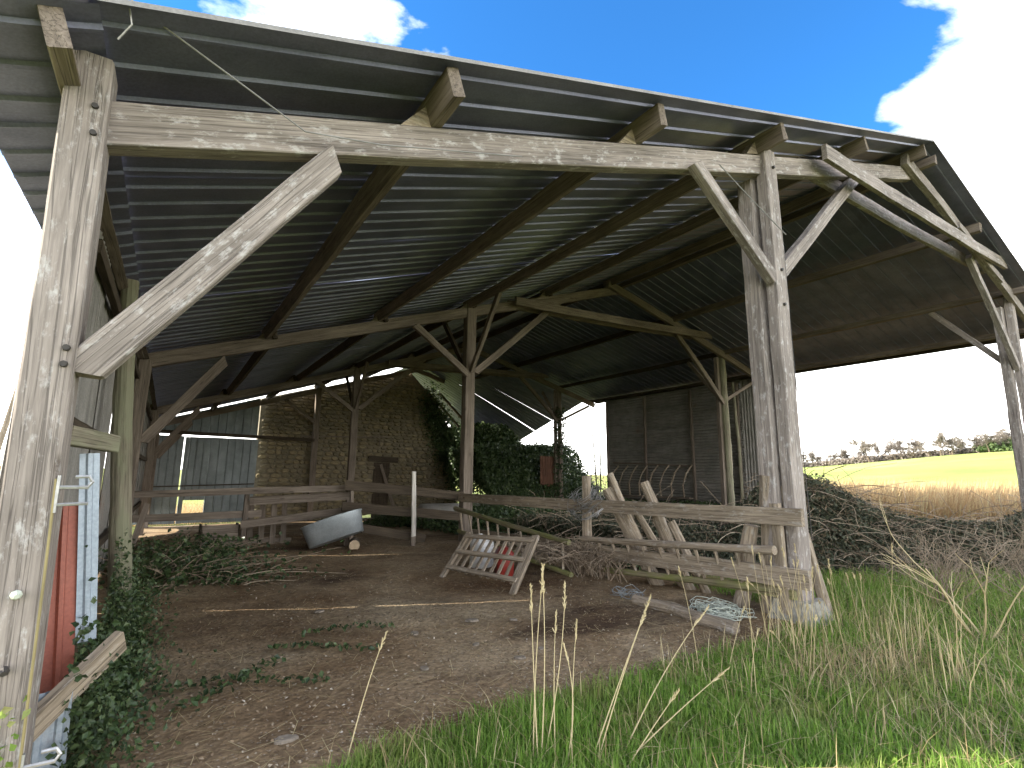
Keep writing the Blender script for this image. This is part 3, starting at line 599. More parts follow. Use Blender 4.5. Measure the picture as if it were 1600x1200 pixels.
for k, (p, q, r, lab) in enumerate((
    ((6.25, 5.35, -0.15), (5.98, 6.13, 1.62), 0.055, 'thin split stake leaning against the top rail beside the vine covered post'),
    ((6.15, 5.25, -0.15), (5.98, 6.20, 1.36), 0.10, 'broad split stake leaning low against the top rail'),
    ((6.25, 4.80, -0.15), (5.98, 5.42, 1.50), 0.085, 'thick round stake leaning above the top rail'),
    ((6.35, 4.9, -0.15), (6.02, 5.72, 1.15), 0.06, 'short round stake leaning behind the top rail between thicker stakes'),
    ((6.25, 4.5, -0.15), (6.02, 4.98, 0.96), 0.065, 'short broken stake leaning below the top rail'),
    ((6.02, 3.60, -0.15), (5.98, 3.50, 1.62), 0.085, 'stout round topped stake standing beside the front centre post'),
    ((6.12, 3.50, -0.15), (6.10, 3.41, 1.50), 0.065, 'split stake squeezed between the stout stake and the front centre post'),
    ((5.93, 3.95, -0.15), (5.96, 3.72, 1.02), 0.09, 'forked gnarled stake standing behind the lower rail'))):
    mid = Vector(p).lerp(Vector(q), .5) + Vector((0, rnd.uniform(-.02, .02), 0))
    log('wooden_stake', None, [p, mid, q], (r * 1.1, r * 0.9), m_plank, 8, 0.14, label=lab, cat='stake', group='stakes propped along the front rail fence')
# tangle of wire on the vine post, vines below
b = MB()
for q in range(26):
    c = Vector((5.86, 6.55 + rnd.gauss(0, .10), 1.18 + rnd.gauss(0, .07))); a0 = rnd.uniform(0, 6.28); rr_ = rnd.uniform(0.18, 0.36); tl = rnd.uniform(-.5, .5); tl2 = rnd.uniform(-.4, .4)
    pts = []
    for j in range(14):
        a = a0 + j / 13 * rnd.uniform(3.5, 5.5); pts.append(c + Vector((math.sin(a) * rr_ * 0.6 + tl * 0.1, math.cos(a) * rr_, math.sin(a) * rr_ * 0.6 * math.cos(tl) + tl2 * math.cos(a) * .3)))
    b.tube(pts, 0.0042, 4, False)
link('wire_coil', b.mesh('wire_coil', m_iron), label='loose coil of grey fencing wire hung on the vine covered post', cat='wire')
b = MB()
for q in range(260):
    p = Vector((5.68 + rnd.gauss(0, .14), 6.5 + rnd.gauss(0, .34), rnd.uniform(0, 0.15))); pts = [p]; d = Vector((rnd.gauss(-.1, .4), rnd.gauss(0, .5), 1.0))
    for j in range(7): p = p + d * rnd.uniform(0.08, 0.20); d = d + Vector((rnd.gauss(0, .32), rnd.gauss(0, .32), -0.22)); p.z = max(p.z, 0.02); pts.append(p.copy())
    b.tube(pts, [0.007 - 0.0007 * j for j in range(8)], 4, False)
link('dry_vine', b.mesh('dry_vine', m_twig), label='tangle of dry leafless vine around the foot of the wire hung post', cat='vine')
# fallen log, twine heap
log('fallen_log', None, [(5.0, 4.75, 0.08), (5.05, 4.2, 0.09), (4.95, 3.75, 0.08), (4.98, 3.35, 0.06)], (0.055, 0.085), m_plank, 9, 0.12, label='bent grey log lying on the ground before the front rails', cat='log')
for nm, mt, c, nn, lab in (('twine_heap', m_twine, (5.45, 3.85, 0.06), 46, 'heap of pale green baler twine on the ground by the front centre post'), ('twine_scrap', m_bluetwine, (5.15, 5.0, 0.05), 10, 'faded blue grey twine scrap beside the end of the fallen log')):
    b = MB()
    for q in range(nn):
        a0 = rnd.uniform(0, 6.28); rr_ = rnd.uniform(.08, .26); cc = Vector(c) + Vector((rnd.gauss(0, .08), rnd.gauss(0, .10), rnd.uniform(0, .08))); pts = []
        for j in range(10): a = a0 + j * 0.55; pts.append(cc + Vector((math.cos(a) * rr_ + rnd.gauss(0, .015), math.sin(a) * rr_ + rnd.gauss(0, .015), 0.03 * math.sin(a * 2 + q) + rnd.gauss(0, .012))))
        b.tube(pts, 0.0045, 4, False)
    link(nm, b.mesh(nm, mt), label=lab, cat='twine')
# small slatted gate leaning, with a white and a red can behind it
sg = thing('slatted_gate', (3.9, 6.7, 0), 'small weathered slatted gate leaning on its foot on the barn floor', 'gate')
bl, br, tr, tl = Vector((3.67, 7.42, 0.02)), Vector((3.96, 5.92, 0.02)), Vector((4.62, 6.28, 0.70)), Vector((4.16, 7.48, 0.66))
nrm = (br - bl).cross(tl - bl).normalized()
timber('stile', sg, bl, tl, 0.05, 0.085, m_plank, tuple(br - bl), 0.005); timber('stile', sg, br, tr, 0.05, 0.095, m_plank, tuple(br - bl), 0.005)
for f in (0.22, 0.55, 0.9): timber('crossbar', sg, bl.lerp(tl, f) + nrm * 0.03, br.lerp(tr, f) + nrm * 0.03, 0.035, 0.065, m_plank, tuple(tl - bl), 0.004)
for q in range(9):
    f = (q + 0.7) / 9.4; timber('slat', sg, bl.lerp(br, f).lerp(tl.lerp(tr, f), 0.18) - nrm * 0.014, bl.lerp(br, f).lerp(tl.lerp(tr, f), 0.97) - nrm * 0.014, 0.022, 0.05, m_plank, tuple(br - bl), 0.004)
def can(name, loc, w, d, h, mat, label, cat, rz=0.3, handle=True):
    t = thing(name, loc, label, cat); M = T(*loc) @ Matrix.Rotation(rz, 4, 'Z'); b = MB(); rings = []; V = []
    for (zz, k) in ((0, .9), (0.02, 1), (h * .8, 1), (h * .92, .8), (h, .45)):
        for q in range(16):
            a = 2 * math.pi * q / 16; c = max(abs(math.cos(a)), abs(math.sin(a))) ** -0.8; V.append((w / 2 * k * c * math.cos(a), d / 2 * k * c * math.sin(a), zz))
    b.add(V, [(i * 16 + j, i * 16 + (j + 1) % 16, (i + 1) * 16 + (j + 1) % 16, (i + 1) * 16 + j) for i in range(4) for j in range(16)] + [tuple(range(16))[::-1], tuple(64 + j for j in range(16))])
    link('body', b.mesh('body', mat, True), t, M)
    b = MB(); b.tube([(w * .05, 0, h - .01), (w * .05, 0, h + .04)], 0.028, 10); link('cap', b.mesh('cap', m_black), t, M)
    b = MB(); b.tube([(-w * .3, 0, h * .9), (-w * .28, 0, h * 1.08), (-w * .02, 0, h * 1.08), (0, 0, h * .97)], 0.014, 6); link('handle', b.mesh('handle', mat), t, M)
can('plastic_can', (4.62, 7.85, 0.03), 0.34, 0.28, 0.50, m_whiteplastic, 'white plastic can standing behind the slatted gate', 'can')
can('plastic_can', (4.60, 7.12, 0.03), 0.40, 0.26, 0.42, m_redplastic, 'red plastic can standing behind the slatted gate', 'can', 1.2)

# ------------------------------------------------------------------ inner pen along the second frame
pf = thing('rail_fence', (4.7, 11.3, 0), 'brown three rail fence coloured dark for shade between the second centre post and the zinc tub', 'fence')
timber('rail', pf, (5.92, 10.98, 1.06), (3.20, 11.22, 1.32), 0.04, 0.20, m_dark, (0, 0, 1), 0.008)  # dark timber colour stands in for the shadow on these three rails
timber('rail', pf, (5.90, 10.97, 0.60), (3.16, 11.20, 0.88), 0.04, 0.20, m_dark, (0, 0, 1), 0.008)
timber('rail', pf, (5.0, 11.02, 0.14), (3.34, 11.2, 0.46), 0.04, 0.18, m_dark, (0, 0, 1), 0.008)
timber('stay', pf, (3.42, 11.28, -0.05), (3.36, 11.25, 1.2), 0.07, 0.07, m_inner, (0, 1, 0), 0.008)
timber('white_post', pf, (4.66, 10.88, 0.22), (4.60, 10.88, 1.62), 0.105, 0.04, m_white, (0, 1, 0), 0.006, taper=0.85); timber('post_foot', pf, (4.67, 10.92, -0.2), (4.66, 10.91, 0.24), 0.10, 0.06, m_inner, (0, 1, 0), 0.006)
lf = thing('rail_fence', (1.2, 12, 0), 'pale plank rails crossing the left bay before the rear sheeting', 'fence')
timber('rail', lf, (-0.72, 12.2, 1.11), (3.42, 11.45, 1.25), 0.05, 0.13, m_inner, (0, 0, 1), 0.006)
timber('rail', lf, (1.5, 12.05, 0.97), (3.42, 11.5, 1.09), 0.05, 0.17, m_inner, (0, 0, 1), 0.006)
timber('rail', lf, (-0.5, 12.3, 0.66), (1.75, 12.15, 0.70), 0.05, 0.14, m_inner, (0, 0, 1), 0.006)
timber('rail', lf, (1.38, 12.05, 0.50), (3.40, 11.6, 0.76), 0.05, 0.16, m_inner, (0, 0, 1), 0.006)
timber('post', lf, (3.40, 11.56, -0.1), (3.38, 11.54, 1.3), 0.10, 0.08, m_inner, (0, 1, 0), 0.006); timber('post', lf, (1.45, 12.14, -0.1), (1.45, 12.14, 1.1), 0.09, 0.09, m_inner, (0, 1, 0), 0.006); timber('post', lf, (-0.5, 12.26, -0.1), (-0.5, 12.26, 1.2), 0.09, 0.09, m_inner, (0, 1, 0), 0.006)
pa = thing('pallet', (1.95, 12.5, 0), 'broken pallet of upright slats behind the lower pale rail', 'pallet')
for q in range(4): timber('slat', pa, (1.62 + q * .22, 12.45, 0.0), (1.60 + q * .22, 12.5, 0.95), 0.11, 0.03, m_inner, (0, 1, 0), 0.005)
timber('bar', pa, (1.5, 12.5, 0.12), (2.45, 12.5, 0.10), 0.05, 0.09, m_inner, (0, 0, 1), 0.005)
cr_ = thing('wooden_crate', (1.0, 12.4, 0), 'low brown wooden crate under the pale lower rail', 'crate')
for q in range(3): timber('board', cr_, (0.72, 12.22, 0.1 + q * .16), (1.35, 12.2, 0.1 + q * .16), 0.03, 0.15, m_inner, (0, 0, 1), 0.005)
for xx in (0.70, 1.37):
    for q in range(3): timber('board', cr_, (xx, 12.24, 0.1 + q * .16), (xx, 12.7, 0.1 + q * .16), 0.03, 0.15, m_dark, (0, 0, 1), 0.005)
timber('leaning_board', None, (-0.42, 11.2, -0.02), (-0.22, 11.5, 0.98), 0.09, 0.05, m_inner, (0, 1, 0), 0.012, label='rough dark board standing upright beside the green mossy log prop', cat='board')
timber('leaning_board', None, (-0.62, 11.0, -0.02), (-0.60, 11.3, 0.95), 0.05, 0.34, m_inner, (0, 1, 0), 0.008, label='wide brown sheet board leaning behind the green mossy log prop', cat='board')
# zinc tub lying tipped on a log round
tub = thing('zinc_tub', (3.0, 11.1, 0), 'oval galvanised zinc tub tilted with one end propped on a log round', 'tub')
MT = T(2.98, 11.0, 0.42) @ Matrix.Rotation(R_(-20), 4, 'Y') @ Matrix.Rotation(R_(-20), 4, 'Z') @ Matrix.Rotation(R_(-16), 4, 'X')
b = MB(); V = []; ns = 32
prof_t = ((0.0, 0.0), (-.20, 0.86), (-.20, 0.9), (0.22, 1.0), (0.235, 1.02), (0.22, 0.985), (-.17, 0.87))
for (zz, k) in prof_t[1:]:
    for q in range(ns): a = 2 * math.pi * q / ns; V.append((0.60 * k * math.copysign(abs(math.cos(a)) ** .8, math.cos(a)), 0.36 * k * math.copysign(abs(math.sin(a)) ** .8, math.sin(a)), zz))
b.add(V, [(i * ns + j, i * ns + (j + 1) % ns, (i + 1) * ns + (j + 1) % ns, (i + 1) * ns + j) for i in range(5) for j in range(ns)] + [tuple(range(ns))[::-1], tuple(5 * ns + j for j in range(ns))])
link('basin', b.mesh('basin', m_zinc, True), tub, MT)
b = MB(); b.tube([(0.60 * 1.015 * math.cos(a), 0.36 * 1.015 * math.sin(a), 0.23) for a in [2 * math.pi * q / 32 for q in range(33)]], 0.012, 6); link('rim', b.mesh('rim', m_zinc, True), tub, MT)
lr = log('log_round', None, [(3.36, 10.85, 0.11), (3.52, 11.4, 0.10)], (0.115, 0.11), m_bark, 14, 0.04, label='sawn log round with a pale cut end beside the zinc tub', cat='log')
b = MB(); b.tube([(-.012, 0, 0), (0.0, 0, 0)], [0.10, 0.105], 14); link('cut_end', b.mesh('cut_end', m_cutwood), lr, WM[lr.name])
# water tank in the dark beyond the inner rails
tk = thing('water_tank', (7.4, 16, -.1), 'dull grey metal water tank in the dark behind the inner rails', 'tank')
b = MB(); b.tube([(6.85, 15.6, 0.26), (6.9, 15.6, 0.26), (8.1, 15.4, 0.26), (8.15, 15.4, 0.26)], [0.30, 0.36, 0.36, 0.30], 20); link('drum', b.mesh('drum', m_corr, True), tk)
for xx in (7.0, 8.0): b = MB(); b.box((xx, 15.5, -0.17), (0.12, 0.6, 0.22)); link('cradle', b.mesh('cradle', m_dark), tk)
# old curved hay rack hung along the right wall
hr = thing('hay_rack', (19, 16.7, 0.5), 'curved slatted hay rack hung on the corrugated side wall', 'hay rack')
timber('bar', hr, (18.8, 14.3, 2.02), (18.8, 19.0, 2.22), 0.06, 0.07, m_inner, (0, 0, 1), 0.008); timber('bar', hr, (18.45, 14.2, 0.68), (18.45, 19.0, 0.62), 0.09, 0.09, m_inner, (0, 0, 1), 0.008)
for q in range(8):
    yy = 14.5 + q * 0.62; log('slat', hr, [(18.45, yy, 0.68), (18.32, yy - .06, 1.2), (18.45, yy - .16, 1.7), (18.75, yy - .24, 2.06)], (0.045, 0.038), m_plank, 6, 0.05)
for yy in (14.35, 16.6, 18.9): timber('bracket', hr, (18.45, yy, 0.66), (18.98, yy, 0.66), 0.05, 0.06, m_inner, (0, 0, 1), 0.004); timber('bracket', hr, (18.8, yy, 2.1), (18.98, yy, 2.1), 0.05, 0.05, m_inner, (0, 0, 1), 0.004)

# ------------------------------------------------------------------ plants in and around the barn
def stuff(name, V, F, mat, label=None, cat=None, kind='stuff', group=None): return link(name, mesh_np(name, V, F, mat), None, None, label, cat, group, kind)
def ivy(name, C, size, label, cat='ivy', mat=None, seed=1, kind=None, nb=(0, -0.6, 0.4)):
    V, F = leaves(C, size, nb, seed); return stuff(name, V, F, mat or m_ivy, label, cat, kind)
def clump(n, c, s, seed):
    g = np.random.default_rng(seed); out = []
    for q in range(max(3, n // 120)):
        cc = np.array(c) + g.normal(size=3) * np.array(s); out.append(cc + g.normal(size=(120, 3)) * np.array(s).min() * 0.5)
    return np.concatenate(out)
# ivy round the foot of the log prop and along the left wall foot
g = np.random.default_rng(5); n = 12000
yy = g.uniform(3.55, 7.6, n); hh = 0.18 + 0.30 * np.exp(-((yy - 6.7) / 0.8) ** 2) + 0.22 * np.exp(-((yy - 3.9) / 0.5) ** 2); zz = np.abs(g.normal(0, 1, n)) * hh * 0.75
xx = -0.33 + np.abs(g.normal(0, 0.16, n)) * (1.25 - np.clip(zz, 0, 1))
ivy('ivy_patch', np.stack([xx, yy, zz + 0.02], 1), 0.036, 'dark green ivy creeping round the foot of the mossy log prop', seed=3, nb=(0.6, -.5, .5))
n = 170; ivy('ivy_patch', np.stack([-0.52 + g.normal(0, .07, n), np.full(n, Y1 - 0.14) + g.normal(0, .012, n), np.abs(g.normal(0, .33, n))], 1), 0.036, 'bright ivy sprigs climbing the front left post', mat=m_grass, kind='stuff', seed=4, nb=(0, -1.4, 0.2))
# ivy runners on the floor
for (p, d, L) in (((0.1, 4.6), (0.8, -.15), 1.2), ((0.9, 5.2), (.6, -.6), 1.0), ((1.2, 5.4), (.9, .25), 0.9), ((0.2, 4.2), (.7, .5), 1.0)):
    x, y_ = p; dx, dy = d; pts = []; C = []
    for j in range(int(L / 0.06)):
        pts.append((x, y_, 0.055)); dx += rnd.gauss(0, .12); dy += rnd.gauss(0, .12); l_ = math.hypot(dx, dy); x += dx / l_ * .06; y_ += dy / l_ * .06
        for q in range(5): C.append((x + rnd.gauss(0, .035), y_ + rnd.gauss(0, .035), 0.07 + rnd.random() * .03))
    o = ivy('ivy_runner', C, 0.05, 'thin green ivy runner trailing over the bare dirt floor', seed=9, nb=(0, 0, 1.2), kind='stuff'); o['group'] = 'ivy runners on the dirt floor'
# brushwood heap at the left
b = MB(); C = []
for q in range(260):
    p = Vector((rnd.uniform(-0.35, 1.1), rnd.uniform(8.2, 11.0), rnd.uniform(0, 0.15))); p.x -= 0.3 * (p.y - 8.2) / 2.8; d = Vector((rnd.gauss(.3, .5), rnd.gauss(-.1, .5), rnd.uniform(0.05, .75))); pts = [p.copy()]
    for j in range(6): p = p + d * 0.14; d += Vector((rnd.gauss(0, .16), rnd.gauss(0, .16), -.09)); p.z = max(p.z, 0.03); pts.append(p.copy())
    for j in range(16):
        e = pts[rnd.randint(1, 6)]; C.append((e.x + rnd.gauss(0, .08), e.y + rnd.gauss(0, .08), max(.03, e.z + rnd.gauss(0, .06))))
    b.tube(pts, [0.009 - .001 * j for j in range(7)], 4, False)
bw = link('brushwood', b.mesh('brushwood', m_twig), label='heap of cut leafy branches on the floor by the left wall', cat='brushwood')
V, F = leaves(C, 0.07, (0, 0, .5), 12); link('foliage', mesh_np('foliage', V, F, m_ivy), bw)
# floor litter: chips, straw, pebbles
n = 15000; x = g.uniform(-0.4, 6.0, n); y_ = 3.2 + 12 * g.uniform(0, 1, n) ** 1.7; V, F = leaves(np.stack([x, y_, gz(x, y_) + 0.045 + 0.022 * snoise(x, y_, 2.2, 9)], 1), 0.022, (0, 0, 3), 21, 0.7)
stuff('floor_litter', V, F, m_litter, 'scattered chips, straw and small stones on the dirt floor', 'litter')
n = 2600; x = g.uniform(-0.3, 6.4, n); y_ = 3.1 + 9 * g.uniform(0, 1, n) ** 1.6; a = g.uniform(0, 6.28, n); L = g.uniform(.03, .13, n)[:, None]
d = np.stack([np.cos(a), np.sin(a), 0 * a], 1); s_ = np.stack([-np.sin(a), np.cos(a), 0 * a], 1) * 0.0022; c = np.stack([x, y_, gz(x, y_) + 0.055 + 0.022 * snoise(x, y_, 2.2, 9)], 1)
V = np.stack([c - d * L - s_, c + d * L - s_, c + d * L + s_, c - d * L + s_], 1).reshape(-1, 3); stuff('straw_litter', V, [np.arange(n * 4).reshape(-1, 4)], m_straw, 'loose straw strewn over the dirt floor', 'straw')
for k, (x, y_, s_) in enumerate(((0.75, 3.5, .07), (2.2, 5.0, .06), (2.9, 5.1, .075), (2.55, 4.4, .045), (3.3, 4.9, .05), (1.6, 6.3, .06), (1.9, 4.1, .05), (2.7, 3.9, .055), (3.0, 4.0, .04))):
    b = MB(); V, F = sgeo[k % 8]; b.add([(v[0] * s_ * 1.9, v[2] * s_ * 1.3, -v[1] * s_ * 2.5) for v in V], [f[::-1] for f in F])
    link('floor_stone', b.mesh('floor_stone', m_floorstone), None, T(x, y_, 0.045) @ Matrix.Rotation(k * 1.3, 4, 'Z'), 'small flat pale stone half buried in the dirt floor', 'stone', 'pale stones in the barn floor')
# ivy and brambles at the dark rear right
def mound(name, pts, mat, seed):   # a low uneven heap of leaf mould the brambles grow from
    pass
def thicket(n, box, top, seed):
    """points inside an uneven mound; denser near its surface"""
    g = np.random.default_rng(seed); x = g.uniform(box[0], box[1], n); y = g.uniform(box[2], box[3], n); t = top(x, y); f = 1 - np.abs(g.normal(0, .30, n)); f = np.clip(f, 0, 1.06)
    return np.stack([x, y, gz(x, y) + t * f + g.normal(0, .05, n)], 1), t
def top_rear(x, y): return 1.0 + 0.35 * snoise(x, y, 1.0, 31) + 2.2 * smooth(20.5, 22.6, y) * (1 + .10 * snoise(x, y, 1.3, 33)) - 0.5 * smooth(10, 7, y)
P, t = thicket(42000, (12.6, 19.2, 20.5, 25.5), top_rear, 41); V, F = leaves(P, 0.14, (-.3, -.7, .4), 42)
stuff('ivy_bank', V, F, m_ivy, 'tall dark bank of ivy and bramble filling the open rear right bay', 'ivy', None)
def top_low(x, y): return 0.46 + 0.22 * snoise(x, y, 1.2, 35) - 0.3 * smooth(7.4, 6.4, x)
def top_back(x, y): return 4.6 + 0.5 * snoise(x, y, 1.1, 37) - 1.6 * smooth(16.3, 18.5, x)
P, t = thicket(26000, (14.6, 18.8, 25.6, 31.0), top_back, 45); V, F = leaves(P, 0.20, (-.3, -.7, .3), 46)
stuff('ivy_thicket', V, F, m_ivy, 'dark ivy covered trees crowding behind the sunken rear roof corner', 'ivy', None)
P, t = thicket(52000, (6.5, 18.8, 6.0, 20.5), top_low, 43); V, F = leaves(P, 0.11, (-.2, -.5, .6), 44)
stuff('ground_ivy', V, F, m_ivy, 'low dark ivy and bramble cover over the middle bay floor', 'ivy')
gr_ = np.random.default_rng(8)
n = 5200; u = gr_.uniform(0, 1, n); x = 12.2 + 2.6 * u + gr_.normal(0, .32, n); z = 6.3 - 4.6 * u + gr_.normal(0, .5, n) - np.abs(gr_.normal(0, 1.0, n)); y = 27.25 - np.abs(gr_.normal(0, .14, n))
ivy('wall_ivy', np.stack([x, y, z], 1), 0.15, 'ivy hanging over the broken right slope of the stone gable', seed=51)
n = 1500; a = gr_.uniform(0, 6.28, n); z = gr_.uniform(0, 5.0, n); r = 0.16 + np.abs(gr_.normal(0, .12, n))
ivy('post_ivy', np.stack([XP + r * np.cos(a), Y3 + r * np.sin(a), z], 1), 0.12, 'ivy climbing the third right hand post', seed=52)
b = MB(); b.box((17.6, 20.36, 1.35), (1.1, 0.02, 1.9)); link('rusty_panel', sheet_mesh('rusty_panel', 1.8, 0.9, m_rust, wave_prof(0.9, .1, .012, 5), 3, .006, 77), None, basis((15.5, 20.75, 0.7), (0.02, 0.05, 1), (0, 1, 0)), 'rusty orange corrugated panel among the rear ivy', 'metal panel')
b = MB()
for q in range(90):
    p = Vector((rnd.uniform(19, 26), rnd.uniform(25, 31), 0)); d = Vector((rnd.gauss(0, .25), rnd.gauss(0, .25), 1)); pts = [p.copy()]; L = rnd.uniform(.25, .6)
    for j in range(6): p = p + d * L; d += Vector((rnd.gauss(0, .2), rnd.gauss(0, .2), -.05)); pts.append(p.copy())
    b.tube(pts, [.022 - .003 * j for j in range(7)], 4, False)
bush = link('wild_shrub', b.mesh('wild_shrub', m_twig), label='thin leafy shrub standing in the light behind the rear right opening', cat='shrub')
C = np.stack([gr_.uniform(19, 26, 4200), gr_.uniform(25, 31, 4200), np.abs(gr_.normal(0, 1.25, 4200))], 1); V, F = leaves(C, .13, (0, 0, .4), 61); link('foliage', mesh_np('foliage', V, F, m_bramble), bush)
for (a, b_) in (((20.5, 22.6, 5.6), (21.3, 22.9, 0.0)), ((21.2, 22.6, 5.8), (21.55, 22.9, 0.0))): log('thin_pole', None, [b_, Vector(a).lerp(Vector(b_), .5) + Vector((.06, 0, 0)), a], (.05, .035), m_dark, 6, .1, label='slim bare pole standing in the rear right opening', cat='pole', group='slim poles in the rear opening')
# bramble thicket outside to the right
def top_br(x, y): 
    d = np.hypot(x - 6.6, y - 5); return np.clip((1.18 + 0.42 * smooth(3.0, 7.2, y) - 0.22 * smooth(8, 13, x) + 0.16 * snoise(x, y, 1.6, 36)) * smooth(-.2, .6, y - (4.75 - 0.24 * (x - 8.5) - 1.2 * smooth(6.5, 8, 8.2 - 0 * x) * 0)), 0.0, 3)
def bramble_pts(n, seed):
    g = np.random.default_rng(seed); u = g.uniform(0, 1, n) ** 1.25; x = 6.9 + 9.5 * g.uniform(0, 1, n); y0 = np.where(x < 9, 5.4 - 0.35 * (x - 6.9), 4.66 - 0.55 * (x - 9)); y0 = y0 + 0.12 * snoise(x, x * 0, 3, 3); y = y0 + u * (5.0 - 3.2 * smooth(8.8, 10.5, x))
    az = np.degrees(np.arctan2(x, y)); t = (1.62 - 0.80 * smooth(62, 72, az) + 0.55 * smooth(75, 82, az) + 0.13 * snoise(x, y, 1.8, 36)) * smooth(-0.08, 0.75, y - y0) * (0.42 + 0.58 * smooth(55, 60.5, az))
    f = np.clip(1 - np.abs(g.normal(0, .42, n)), 0, 1.05); return np.stack([x, y, gz(x, y) + t * f + g.normal(0, .035, n)], 1)
P = bramble_pts(95000, 71); V, F = leaves(P, 0.062, (-.3, -.6, .5), 72)
th = stuff('bramble_thicket', V, F, m_bramble, 'dense grey green bramble thicket in the shade right of the barn', 'bramble', None)
b = MB(); B0 = bramble_pts(2200, 73)
for q in range(2200):
    p = Vector(B0[q]); d = Vector((rnd.gauss(-.2, .6), rnd.gauss(-.3, .5), rnd.gauss(.25, .4))); pts = [p.copy()]
    for j in range(5): p = p + d * .15; d += Vector((rnd.gauss(0, .2), rnd.gauss(0, .2), -.16)); pts.append(p.copy())
    b.tube(pts, [.005] * 6, 3, False)
link('cane', b.mesh('cane', m_twig), th, kind='stuff')
# bare dry shrub before the thicket
def shrub(name, base, n, L, spread, seed, r0, label, dense=3, mat=None):
    r = random.Random(seed); b = MB()
    def grow(p, d, L, rad, lev):
        pts = [p.copy()]; k = 4
        for j in range(k): p = p + d * L / k; d = (d + Vector((r.gauss(0, .09), r.gauss(0, .09), .03))).normalized(); pts.append(p.copy())
        b.tube(pts, [rad * (1 - .1 * j) for j in range(k + 1)], 4, False)
        if lev > 0:
            for q in range(dense):
                e = pts[r.randint(2, k)]; grow(e.copy(), (d + Vector((r.gauss(0, .55), r.gauss(0, .55), r.gauss(.1, .3)))).normalized(), L * r.uniform(.45, .75), rad * .6, lev - 1)
    for q in range(n): grow(Vector(base) + Vector((r.gauss(0, .05), r.gauss(0, .05), 0)), Vector((r.gauss(0, spread), r.gauss(0, spread), 1)).normalized(), L * r.uniform(.7, 1.1), r0, 2)
    return link(name, b.mesh(name, mat or m_stalk), None, None, label, 'shrub')
shrub('bare_shrub', (7.0, 1.95, 0), 5, 0.8, .40, 3, .010, 'pale leafless shrub spreading in front of the bramble thicket', 2)
shrub('bare_shrub', (8.4, 2.7, 0), 16, 0.6, .5, 5, .006, 'tangled brown leafless shrub at the edge of the bramble thicket', 4, m_twig)
shrub('bare_shrub', (9.3, 2.0, 0), 24, 0.75, .5, 6, .006, 'dense twiggy leafless shrub beyond the pale forked one', 4, m_twig)

# ------------------------------------------------------------------ grass
def grass_ok(x, y):
    e = 3.12 + 0.12 * snoise(x, y, 2.5, 5) - 0.5 * (1 - smooth(0.2, 1.3, x)); e = np.where(x > 6.3, 5.2 - 0.3 * (x - 6.3), e); return y < e + 0.03
def scatter(n, seed):
    g = np.random.default_rng(seed); r = 1.0 + 11.5 * g.uniform(0, 1, n) ** 1.55; a = np.radians(g.uniform(8, 96, n)); x = r * np.sin(a); y = r * np.cos(a); k = grass_ok(x, y); return x[k], y[k]
x, y = scatter(260000, 81); dry = snoise(x, y, 1.1, 83) * 0.8 + 0.85 * np.exp(-(((x - 5.0) / 1.1) ** 2 + ((y - 2.25) / 0.45) ** 2)); g = np.random.default_rng(82)
keep = g.uniform(0, 1, len(x)) > np.clip(dry, 0, .8); x, y = x[keep], y[keep]; tl = 1 + .35 * snoise(x, y, 2.0, 84) + 0.5 * smooth(6.0, 8.0, x) * smooth(2, 3.5, y)
V, F = blades(np.stack([x, y, gz(x, y) - .01], 1), 0.125 * g.uniform(.35, 1.5, len(x)) * tl * (1 + .35 * snoise(x, y, 5.0, 94)), 0.0075 * g.uniform(.6, 1.4, len(x)), 0.75, 85, 3); stuff('grass', V, F, m_grass, 'lush green grass growing in front of the barn', 'grass')
x, y = scatter(110000, 86); dry = snoise(x, y, 1.1, 83) * 0.6 + 1.0 * np.exp(-(((x - 5.0) / 1.2) ** 2 + ((y - 2.25) / 0.5) ** 2)); keep = g.uniform(0, 1, len(x)) < np.clip(dry * 0.75 - .05, 0.05 + 0.20 * smooth(3.0, 4.6, x), .9); x, y = x[keep], y[keep]
V, F = blades(np.stack([x, y, gz(x, y)], 1), 0.25 * g.uniform(.4, 1.3, len(x)), 0.0058, 1.3, 87, 3); stuff('dry_grass', V, F, m_straw, 'matted dead straw coloured grass among the green', 'dry grass')
# low broad-leaved weeds in the front grass
x, y = scatter(40000, 88); k = snoise(x, y, 1.7, 89) > 0.15; x, y = x[k], y[k]; V, F = leaves(np.stack([x, y, gz(x, y) + g.uniform(.02, .09, len(x))], 1), 0.035, (0, 0, 1.5), 90); stuff('clover', V, F, m_grass, 'low clover leaves spread between the grass blades', 'clover')
# tall dry stalks with seed heads, one by one
def stalk(base, tip, bend, label, hs=1.0, thick=0.0042):
    p0 = Vector(base); p1 = Vector(tip); pts = []; sd = Vector(bend)
    for j in range(9): t = j / 8; pts.append(p0.lerp(p1, t) + sd * (4 * t * (1 - t)))
    b = MB(); b.tube(pts, [thick * (1 - .55 * j / 8) for j in range(9)], 5)
    o = link('grass_stalk', b.mesh('grass_stalk', m_stalk), None, None, label, 'grass stalk', 'tall dry grass stalks before the barn')
    L = (p1 - p0).length; b = MB(); ax = (pts[-1] - pts[-2]).normalized()
    for q in range(int(26 * hs)):
        t = q / (26 * hs); c = pts[-1] - ax * (L * .17 * hs * (1 - t)) ; d = (ax * 1.0 + Vector((rnd.gauss(0, .22), rnd.gauss(0, .22), rnd.gauss(0, .12)))).normalized(); l_ = .028 * (1.3 - t * .6)
        b.tube([c, c + d * l_ * .5, c + d * l_], [.0015, .0035, .0008], 4, False)
    link('seed_head', b.mesh('seed_head', m_stalk), o)
LB = {1: 'tall straw coloured grass stalk with a narrow seed head rising from the front grass', 2: 'thin dry grass stalk with a sparse seed head along the edge of the barn floor'}
